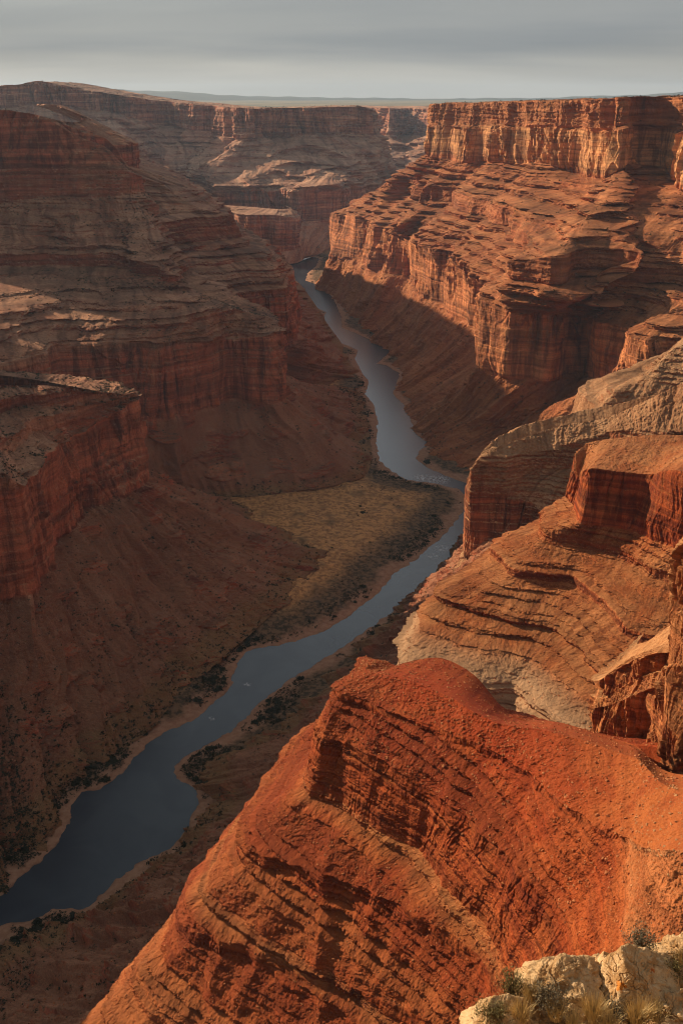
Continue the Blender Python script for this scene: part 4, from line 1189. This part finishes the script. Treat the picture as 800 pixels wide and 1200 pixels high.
def build_rubble():
    rs = np.random.default_rng(21)
    RV = rock_variants(14, 5)
    # the 300 boulders that show largest: a thing each
    protos = []
    for i, (V, T) in enumerate(rock_variants(9, 8)):
        me = raw_mesh('boulder', V, T)
        me.materials.append(M['rubble'])
        protos.append(me)
    pts = np.concatenate([pick('ridge', 210, rs, lambda P, q: (q[:, 1] < 1140)), pick('butte', 60, rs, lambda P, q: q[:, 1] < 860), pick('tongue', 30, rs, lambda P, q: (q[:, 1] < 600) & (P[:, 2] > 280))])
    for i, p in enumerate(pts):
        big = 1.0 if i < 210 else 1.5
        s = big * float(np.clip(rs.lognormal(0.35, 0.35), 0.8, 3.2))
        o = bpy.data.objects.new('boulder', protos[rs.integers(len(protos))])
        col.objects.link(o)
        o.location = p + np.array([0, 0, 0.12 * s])
        o.rotation_euler = (rs.uniform(-.3, .3), rs.uniform(-.3, .3), rs.uniform(0, 6.28))
        o.scale = (s, s, s)
        w = 'ridge' if i < 210 else ('butte' if i < 270 else 'tan')
        lab = {'ridge': 'angular block of rock lying loose on the deep red ridge', 'butte': 'loose block of rock on the ledges of the red butte',
               'tan': 'loose block of rock on the tongue shaped tan promontory'}[w]
        tag(o, lab, 'boulder', group={'ridge': 'blocks strewn over the red ridge', 'butte': 'blocks strewn over the red butte', 'tan': 'blocks strewn over the tan promontory'}[w])
    pl = []
    for nm, n, lo, hi in [('ridge', 24000, .45, 2.0), ('butte', 8000, .6, 2.4), ('crag', 900, .4, 1.1), ('tongue', 1500, .5, 1.3), ('west_near', 6500, 1.0, 5.5), ('east_talus', 4000, .8, 4.0), ('mesa', 2500, 1.5, 5.0), ('west_mid', 2000, 1.5, 4.5)]:
        P = pick(nm, n, rs)
        s = lo + (hi - lo) * rs.random(len(P)) ** 3
        pl.append(np.concatenate([P, s[:, None]], 1))
    V, T = merge(RV, np.concatenate(pl), rs)
    tag(link('rubble', raw_mesh('rubble', V, T), M['rubble']), 'small broken stones littering the slopes of the canyon', 'rubble', 'stuff')


def build_scrub():
    rs = np.random.default_rng(33)
    # riverside thickets: a thing each for the largest
    G, _, sdist = SURF['floor']
    P = G.reshape(-1, 3); sdv = sdist.ravel()
    q = pix(P)
    n = fbm(P[:, 0] / 70, P[:, 1] / 70, np.float32(0.4), 3)
    dens = np.exp(-((sdv - 26) / 20) ** 2) * smooth01((n + 0.15) * 2.2) * (sdv > 7)
    dens += 0.05 * (sdv > 50) * (sdv < 200) * smooth01(n * 2)
    dens[~in_view(q, 10)] = 0
    # even spread over the picture rather than over the grid
    dens /= dens.sum()
    protos = []
    for k in range(6):
        V, T = tuft_variants(1, 70 + k, 150, 0.36)[0]
        V[:, 2] = V[:, 2] * 0.9
        Vs = [V * np.array([1, 1, 1]) * 0.75]
        me = raw_mesh('tamarisk', V * 0.9, T)
        me.materials.append(M['scrub'])
        protos.append(me)
    idx = rs.choice(len(P), size=6500, replace=False, p=dens)
    for i in idx[:290]:
        s = float(rs.uniform(4.5, 9.5))
        o = bpy.data.objects.new('tamarisk_bush', protos[rs.integers(6)])
        col.objects.link(o)
        o.location = P[i] - np.array([0, 0, .3])
        o.rotation_euler = (0, 0, rs.uniform(0, 6.28))
        o.scale = (s, s, s * rs.uniform(.55, .85))
        tag(o, 'dark bushy shrub in the thickets along the river bank', 'bush', group='bushes along the river banks')
    TV = tuft_variants(12, 3, 10, 0.5)
    pl = [np.concatenate([P[idx[290:]], rs.uniform(1.8, 5.5, (len(idx) - 290, 1))], 1)]
    for nm, m_, lo, hi in [('west_near', 7500, 1.5, 5.5), ('east_talus', 4000, 1.3, 4.2), ('mesa', 4500, 2.4, 6.5), ('west_mid', 4500, 2.2, 6.0), ('west_far', 1000, 2, 4.5), ('tongue', 700, .7, 1.5), ('butte', 900, .5, 1.1), ('ridge', 900, .35, .8), ('mid_spur', 300, .8, 2.0), ('far', 1500, 4, 11)]:
        cl = lambda P, q: fbm(P[:, 0] / 90, P[:, 1] / 90, P[:, 2] / 60, 3) > 0.02
        Q = np.concatenate([pick(nm, m_ * 2 // 3, rs, cl), pick(nm, m_ // 3, rs)])
        pl.append(np.concatenate([Q, lo + (hi - lo) * rs.random((len(Q), 1)) ** 2.2], 1))
    for nm, m_, top in (('west_near', 1800, 26), ('west_mid', 900, 34), ('east_talus', 700, 24)):   # thickets where the talus meets the flats
        Q = pick(nm, m_, rs, lambda P, q: P[:, 2] < top)
        pl.append(np.concatenate([Q, 1.5 + 4.5 * rs.random((len(Q), 1)) ** 1.6], 1))
    V, T = merge(TV, np.concatenate(pl), rs, 0.8)
    tag(link('scrub', raw_mesh('scrub', V, T), M['scrub']), 'dark desert scrub dotted over the talus slopes and river flats', 'scrub', 'stuff')


def star_rock(planes, nu=220, nv=150, soft=26.0, noise_amp=0.02, seed=0.0, freq=6.0):
    """a boulder bounded by worn flat faces: planes are (nx,ny,nz,d)"""
    th = np.linspace(0, 2 * math.pi, nu + 1)[:-1]
    ph = np.linspace(-math.pi / 2 + 0.02, math.pi / 2 - 0.02, nv)
    d = np.stack([np.cos(ph)[:, None] * np.cos(th)[None], np.cos(ph)[:, None] * np.sin(th)[None], np.broadcast_to(np.sin(ph)[:, None], (nv, nu))], -1)
    acc = 0
    for (a, b, c, e) in planes:
        nn = np.array((a, b, c)) / np.linalg.norm((a, b, c))
        acc = acc + np.maximum(d @ nn / e, 0) ** soft
    r = acc ** (-1.0 / soft)
    V = d * r[..., None]
    X, Y, Z = (V[..., k].astype(np.float32) for k in range(3))
    n = fbm(X * freq + seed, Y * freq, Z * freq, 5, 0.6)
    st = stepped(perlin(X * freq * 1.3 + seed, Y * freq * 1.3, Z * freq * 2.4) * 2.5, 0.2)
    pits = np.minimum(perlin(X * freq * 5, Y * freq * 5, Z * freq * 5 + seed) + 0.15, 0)
    cr_ = perlin(X * freq * .8 + 3, Y * freq * .8, Z * freq * 1.6 + seed) + 0.25 * perlin(X * freq * 3, Y * freq * 3, Z * freq * 3)
    crk = np.maximum(0, 0.055 - np.abs(cr_)) * 30
    V = V + d * (noise_amp * (n + 0.9 * st + 0.9 * pits - 0.9 * crk))[..., None]
    i = np.arange(nv - 1)[:, None] * nu + np.arange(nu)[None]
    j = np.arange(nv - 1)[:, None] * nu + (np.arange(nu)[None] + 1) % nu
    Q = np.stack([i, j, j + nu, i + nu], -1).reshape(-1, 4)
    return V.reshape(-1, 3), Q


FGZ = 791.5


def fg(px, py, up=0.0):
    return LV(px, py, FGZ + up)


def poly_inside_dist(x, y, poly):
    return -poly_sd(x, y, poly)


def build_ledge():
    edge = [(520, 1225), (545, 1196), (560, 1178), (578, 1166), (600, 1152), (612, 1139), (640, 1124), (664, 1114), (700, 1106), (740, 1103), (770, 1104), (800, 1102), (900, 1100)]
    E2 = [fg(a, b)[:2] for a, b in edge]
    poly = np.array(E2 + [np.array((9.0, 8.4)), np.array((18.0, 6.0)), np.array((45., -5.)), np.array((45., -45.)), np.array((-25., -45.)), np.array((-9., -4.)), np.array((-1.0, 5.0))])
    def spread(lo, a, b, hi, n, m):                  # fine between a and b, coarser outwards
        g = (np.exp(np.linspace(0, 4.2, m)) - 1) / (math.exp(4.2) - 1)
        return np.concatenate([a - g[::-1][:-1] * (a - lo), np.linspace(a, b, n), b + g[1:] * (hi - b)])
    xs = spread(-40.0, 0.2, 4.4, 55.0, 380, 60); ys = spread(-50.0, 5.6, 9.2, 60.0, 340, 60)
    x, y = np.meshgrid(xs, ys)
    s_ = poly_inside_dist(x, y, poly)
    wob = 0.07 * fbm(x * 4, y * 4, np.float32(2), 3)
    s_ = s_ + wob
    h = np.where(s_ > 0, 0.0, s_ * 3.5)
    h = h - 0.10 * (1 - smooth01(s_ / 0.18))
    st = stepped(perlin(x * 3.1, y * 3.1, np.float32(9)) * 2.2, 0.18)
    h = h + 0.05 * st + 0.045 * fbm(x * 5, y * 5, np.float32(4), 5, 0.6)
    h = h + np.clip(s_ - 1.2, 0, 6) * 0.9
    V = np.stack([x, y, FGZ - 0.05 + h], -1)
    me = raw_mesh('rock_ledge', V.reshape(-1, 3), grid_quads(len(ys), len(xs)), False)
    tag(link('rock_ledge', me, M['limestone']), 'cream limestone ledge of gravelly ground at the bottom right corner', 'rock ledge', 'structure')
    # ground the camera stands above
    def boulder(name, c, planes, label, seed, amp=0.016, mat='limestone', freq=6.0):
        V, Q = star_rock(planes, seed=seed, noise_amp=amp, freq=freq)
        o = link(name, raw_mesh(name, V, Q, False), M[mat])
        o.location = c
        tag(o, label, 'boulder')
        return o
    # pale boulder with a peak, long slope to the right
    boulder('boulder', fg(738, 1152, 0.02), [(-.95, -.2, .55, .25), (.42, -.25, .87, .235), (-.1, -.75, .62, .26), (.95, -.1, .35, .47), (0, 1, .3, .3), (-.5, .8, .4, .3), (0, 0, -1, .2), (.3, -.85, .2, .36), (-.75, -.6, .25, .34), (.75, -.6, .3, .42)],
            'pale peaked limestone boulder spotted with orange lichen', 1.3, 0.013, 'lichen_rock')
    boulder('boulder', fg(655, 1152, 0.0), [(-.8, .1, .5, .30), (-.3, -.5, .8, .15), (.25, -.2, .95, .17), (-.45, .1, .9, .19), (.9, -.1, .2, .42), (0, 1, .3, .25), (0, -1, .2, .28), (-.8, -.6, .2, .33), (0, 0, -1, .2)],
            'flat tan limestone boulder to the left of the lichen spotted one', 4.1, 0.020)
    boulder('boulder', fg(584, 1196, -0.04), [(-.75, .15, .6, .19), (.2, -.3, .9, .14), (.9, 0, .2, .3), (0, 1, .3, .2), (0, -1, .2, .22), (0, 0, -1, .2)],
            'rounded tan rock half hidden by a green shrub at the bottom edge', 7.7, 0.012)
    boulder('boulder', fg(796, 1118, -0.06), [(-.6, .1, .8, .10), (.3, -.3, .9, .13), (.9, 0, .2, .4), (0, 1, .3, .2), (0, -1, .3, .22), (0, 0, -1, .2), (-1, -.2, .1, .3)],
            'low cream rock at the right edge behind the grey shrub', 9.2, 0.022)
    boulder('boulder', fg(782, 1190, -0.02), [(-.6, .1, .8, .12), (.3, -.3, .9, .12), (.9, 0, .2, .35), (0, 1, .3, .18), (0, -1, .3, .2), (0, 0, -1, .2), (-1, -.2, .1, .26)],
            'low broken rock below the lichen spotted boulder in the corner', 12.4, 0.026)
    RV = rock_variants(10, 44)
    rs = np.random.default_rng(3)
    pts = []
    G = V.reshape(-1, 3)
    q = pix(G)
    ok = np.flatnonzero(in_view(q, 10) & (s_.ravel() > 0.03))
    for p in G[rs.choice(ok, 420)]:
        pts.append((*p, float(np.clip(rs.lognormal(-3.6, .55), .012, .10))))
    VV, T = merge(RV, np.array(pts), rs)
    tag(link('gravel', raw_mesh('gravel', VV, T), M['limestone']), 'loose limestone chips on the ledge between the boulders', 'gravel', 'stuff')


def ribbon(pts, w, side):
    V = []
    for k, p in enumerate(pts):
        ww = w * (1 - 0.92 * k / (len(pts) - 1))
        V += [p - side * ww, p + side * ww]
    Q = [(2 * k, 2 * k + 1, 2 * k + 3, 2 * k + 2) for k in range(len(pts) - 1)]
    return V, Q


def grass_mesh(seed, h=0.3, n=170, rad=0.07, lean=0.5, w=0.0042):
    rs = np.random.default_rng(seed)
    V = []; Q = []
    for _ in range(n):
        a = rs.uniform(0, 6.283); r0 = rad * math.sqrt(rs.random())
        d = np.array((math.cos(a), math.sin(a), 0))
        hh = h * rs.uniform(.45, 1.0); ln = lean * rs.uniform(.15, 1.0)
        pts = [d * r0 + d * ln * hh * t ** 1.7 + np.array((rs.normal() * .01 * t, rs.normal() * .01 * t, hh * t * (1 - 0.22 * ln * t))) for t in (0, .35, .7, 1.0)]
        sdv_ = np.array((-d[1], d[0], 0)) * math.cos(a * 3) + np.array((0.4, 0.1, .1))
        v, qd = ribbon(pts, w, sdv_ / np.linalg.norm(sdv_))
        k = len(V); V += v; Q += [tuple(i + k for i in f) for f in qd]
    return raw_mesh('grass_tuft', np.array(V), np.array(Q))


def shrub_meshes(seed, r=0.22, h=0.26, twigs=90, leaves=1500, leaf=0.010):
    rs = np.random.default_rng(seed)
    V = []; Q = []; tips = []
    for _ in range(twigs):
        a = rs.uniform(0, 6.283); el = rs.uniform(.25, 1.45)
        d = np.array((math.cos(a) * math.cos(el), math.sin(a) * math.cos(el), math.sin(el)))
        L_ = rs.uniform(.65, 1.05)
        p = np.array((rs.normal() * .02, rs.normal() * .02, 0.0)); pts = [p.copy()]
        for s in range(5):
            d = d + rs.normal(size=3) * .22 + np.array((0, 0, .08)); d /= np.linalg.norm(d)
            p = p + d * np.array((r, r, h)) * L_ * .23
            p[2] = max(p[2], .005)
            pts.append(p.copy())
            if s > 1:
                tips.append((p.copy(), d.copy()))
        for ax in (np.array((1., 0, 0)), np.array((0, .6, .8))):
            v, qd = ribbon(pts, 0.0032, ax)
            k = len(V); V += v; Q += [tuple(i + k for i in f) for f in qd]
    st = raw_mesh('stems', np.array(V), np.array(Q))
    LV_ = []; LT = []
    for _ in range(leaves):
        p, d = tips[rs.integers(len(tips))]
        c = p + rs.normal(size=3) * np.array((.024, .024, .02)) * (r / .22)
        c[2] = max(c[2], 0.008)
        e = rs.normal(size=3); e /= np.linalg.norm(e)
        f = np.cross(e, rs.normal(size=3)); f /= np.linalg.norm(f)
        s = leaf * rs.uniform(.5, 1.2)
        k = len(LV_)
        LV_ += [c - e * s * 1.5, c + f * s * .45, c + e * s * 1.5, c - f * s * .45]
        LT.append((k, k + 1, k + 2, k + 3))
    return st, raw_mesh('foliage', np.array(LV_), np.array(LT))


def build_plants():
    def shrub(px, py, r, h, label, seed, lm, leaves=1500, twigs=90, up=0.0, leaf=0.010):
        e = bpy.data.objects.new('shrub', None)
        col.objects.link(e)
        e.location = fg(px, py, up)
        tag(e, label, 'shrub')
        st, fo = shrub_meshes(seed, r, h, twigs, leaves, leaf)
        link('stems', st, M['twig'], e)
        link('foliage', fo, M[lm], e)
    shrub(641, 1180, .25, .30, 'big grey sage bush with bare dark twigs before the flat tan boulder', 1, 'sage', 1500, 150, 0.0)
    shrub(750, 1112, .20, .26, 'grey shrub growing behind the lichen spotted boulder', 2, 'sage', 1600, 110, 0.0)
    shrub(598, 1163, .17, .26, 'brownish green shrub at the left tip of the flat tan boulder', 3, 'olive', 1300, 110, -0.1)
    shrub(576, 1200, .22, .24, 'green shrub over the rounded rock at the bottom edge', 4, 'olive', 2200, 110, -0.05)
    shrub(722, 1190, .17, .16, 'dark twiggy shrub in the shade under the lichen spotted boulder', 5, 'sage', 500, 120, 0.0)
    shrub(786, 1140, .15, .14, 'small dry shrub on the right side of the lichen spotted boulder', 6, 'olive', 700, 80, 0.02)
    for i, (px, py, h, n, lab) in enumerate([
            (610, 1196, .30, 230, 'yellow grass tuft between the green shrub and the big sage bush'),
            (694, 1196, .36, 300, 'tall straw grass tuft left of the lichen spotted boulder foot'),
            (744, 1200, .34, 260, 'straw grass tuft in front of the lichen spotted boulder'),
            (770, 1196, .20, 140, 'short straw grass tuft by the low broken rock in the corner'),
            (672, 1204, .22, 170, 'short straw grass tuft below the big sage bush'),
            (650, 1192, .26, 220, 'straw grass tuft at the right foot of the big sage bush'),
            (712, 1206, .26, 200, 'straw grass tuft at the bottom edge under the dark twiggy shrub'),
            (760, 1188, .24, 180, 'straw grass tuft against the right foot of the lichen spotted boulder'),
            (622, 1170, .24, 160, 'yellowish grass tuft on the front of the flat tan boulder'),
            (796, 1128, .20, 120, 'thin grass tuft at the right edge by the cream rock')]):
        me = grass_mesh(50 + i, h, n)
        o = link('grass_tuft', me, M['straw'])
        o.location = fg(px, py, -0.01)
        tag(o, lab, 'grass tuft')


def build_haze():
    import bmesh
    bm = bmesh.new()
    bmesh.ops.create_cube(bm, size=1.0)
    me = bpy.data.meshes.new('haze')
    bm.to_mesh(me); bm.free()
    m = bpy.data.materials.new('haze')
    m.use_nodes = True
    t = m.node_tree
    t.nodes.clear()
    out = nd(t, 'ShaderNodeOutputMaterial')
    v = nd(t, 'ShaderNodeVolumePrincipled', i_Density=HAZE_DENSITY, i_Anisotropy=0.2)
    v.inputs['Color'].default_value = (0.54, 0.74, 1.0, 1)
    t.links.new(v.outputs[0], out.inputs['Volume'])
    o = link('haze', me, m)
    o.scale = (104000, 104000, 1400)
    o.location = (0, 0, 600)
    tag(o, 'thin blue haze filling the canyon and dimming the far mesas', 'haze', 'stuff')


def rubble_mat():
    m, t, b = new_mat('loose_rock')
    L = t.links.new
    pos = nd(t, 'ShaderNodeNewGeometry').outputs['Position']
    n1 = noise(t, pos, 0.35, 3, 0.6)
    n2 = noise(t, pos, 3.0, 4, 0.7)
    c = mixc(t, rmp(t, n1, 0.35, 0.65), (0.30, 0.075, 0.022), (0.46, 0.20, 0.085))
    sep = nd(t, 'ShaderNodeSeparateXYZ')
    L(pos, sep.inputs[0])
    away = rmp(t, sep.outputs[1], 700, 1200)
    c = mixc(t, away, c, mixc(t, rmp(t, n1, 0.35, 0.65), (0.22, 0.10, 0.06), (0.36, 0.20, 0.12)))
    c = mixc(t, 0.6, c, mixc(t, 1.0, c, rmp(t, n2, 0.25, 0.75, 0.5, 1.5), 'MULTIPLY'))
    c = mixc(t, mth(t, 'MULTIPLY', rmp(t, sep.outputs[2], 500, 545), rmp(t, sep.outputs[1], 420, 340)), c, mixc(t, n2, (0.34, 0.17, 0.07), (0.52, 0.32, 0.16)))
    L(c, b.inputs['Base Color'])
    b.inputs['Roughness'].default_value = 0.92
    b.inputs['Specular IOR Level'].default_value = 0.15
    bp = nd(t, 'ShaderNodeBump', i_Strength=0.5, i_Distance=0.3)
    L(n2, bp.inputs['Height']); L(bp.outputs[0], b.inputs['Normal'])
    return m


def leaf_mat(name, c1, c2, scale=1.0, trans=0.0):
    m, t, b = new_mat(name)
    pos = nd(t, 'ShaderNodeNewGeometry')
    n = nd(t, 'ShaderNodeMapRange', i_3=0.0, i_4=1.0)
    t.links.new(pos.outputs['Random Per Island'], n.inputs[0])
    n2 = noise(t, pos.outputs['Position'], scale, 3, 0.6)
    f = mth(t, 'ADD', mth(t, 'MULTIPLY', n.outputs[0], 0.6), mth(t, 'MULTIPLY', n2, 0.4))
    t.links.new(mixc(t, f, c1, c2), b.inputs['Base Color'])
    b.inputs['Roughness'].default_value = 0.85
    b.inputs['Specular IOR Level'].default_value = 0.15
    return m


def limestone_mat(name, lichen):
    m, t, b = new_mat(name)
    L = t.links.new
    tc = nd(t, 'ShaderNodeTexCoord')
    pos = tc.outputs['Object']
    n1 = noise(t, pos, 3.5, 6, 0.65, 0.5)
    n2 = noise(t, pos, 16, 6, 0.7)
    n3 = noise(t, pos, 60, 4, 0.7)
    c = mixc(t, rmp(t, n1, 0.36, 0.62), (0.34, 0.19, 0.075), (0.56, 0.38, 0.20))
    c = mixc(t, mth(t, 'MULTIPLY', rmp(t, n2, 0.52, 0.66), 0.6), c, (0.66, 0.50, 0.31))
    c = mixc(t, mth(t, 'MULTIPLY', rmp(t, n2, 0.30, 0.44, 1, 0), 0.75), c, (0.20, 0.11, 0.05))
    c = mixc(t, mth(t, 'MULTIPLY', rmp(t, n3, 0.3, 0.45, 1, 0), 0.5), c, (0.16, 0.10, 0.055))
    if lichen:
        ln = noise(t, pos, 17, 6, 0.75)
        for (p, r, cc) in lichen:
            d = nd(t, 'ShaderNodeVectorMath', operation='DISTANCE')
            L(pos, d.inputs[0]); d.inputs[1].default_value = p
            dd = mth(t, 'ADD', d.outputs['Value'], mth(t, 'MULTIPLY', mth(t, 'SUBTRACT', ln, 0.5), r * 3.6))
            c = mixc(t, mth(t, 'MULTIPLY', rmp(t, dd, r * .8, r, 1, 0), 0.9), c, cc)
    L(c, b.inputs['Base Color'])
    b.inputs['Roughness'].default_value = 0.9
    b.inputs['Specular IOR Level'].default_value = 0.2
    bp = nd(t, 'ShaderNodeBump', i_Strength=0.7, i_Distance=0.02)
    L(mth(t, 'ADD', n2, mth(t, 'MULTIPLY', n3, 0.5)), bp.inputs['Height']); L(bp.outputs[0], b.inputs['Normal'])
    return m


HAZE_DENSITY = 1.35e-5
M['rubble'] = rubble_mat()
M['scrub'] = leaf_mat('scrub_leaves', (0.016, 0.016, 0.008), (0.058, 0.056, 0.022), 0.05)
M['sage'] = leaf_mat('sage_leaves', (0.085, 0.072, 0.046), (0.21, 0.18, 0.12), 8)
M['olive'] = leaf_mat('olive_leaves', (0.09, 0.075, 0.028), (0.21, 0.17, 0.07), 8)
M['straw'] = leaf_mat('straw_blades', (0.42, 0.29, 0.11), (0.72, 0.54, 0.27), 8)
M['twig'] = leaf_mat('twig_bark', (0.06, 0.045, 0.035), (0.14, 0.11, 0.085), 8)
M['limestone'] = limestone_mat('limestone', None)


def on_a(px, py):
    r = np.array(bearing(px, py)); r /= np.linalg.norm(r)
    return tuple(fg(px, py) - fg(738, 1152, 0.02) - r * 0.24)


M['lichen_rock'] = limestone_mat('limestone_with_lichen', [(on_a(726, 1156), 0.062, (0.50, 0.17, 0.02)), (on_a(735, 1147), 0.045, (0.52, 0.20, 0.02)), (on_a(749, 1133), 0.05, (0.42, 0.085, 0.012)), (on_a(763, 1137), 0.04, (0.42, 0.10, 0.012))])

build_rubble()
build_scrub()
build_ledge()
build_plants()
build_haze()
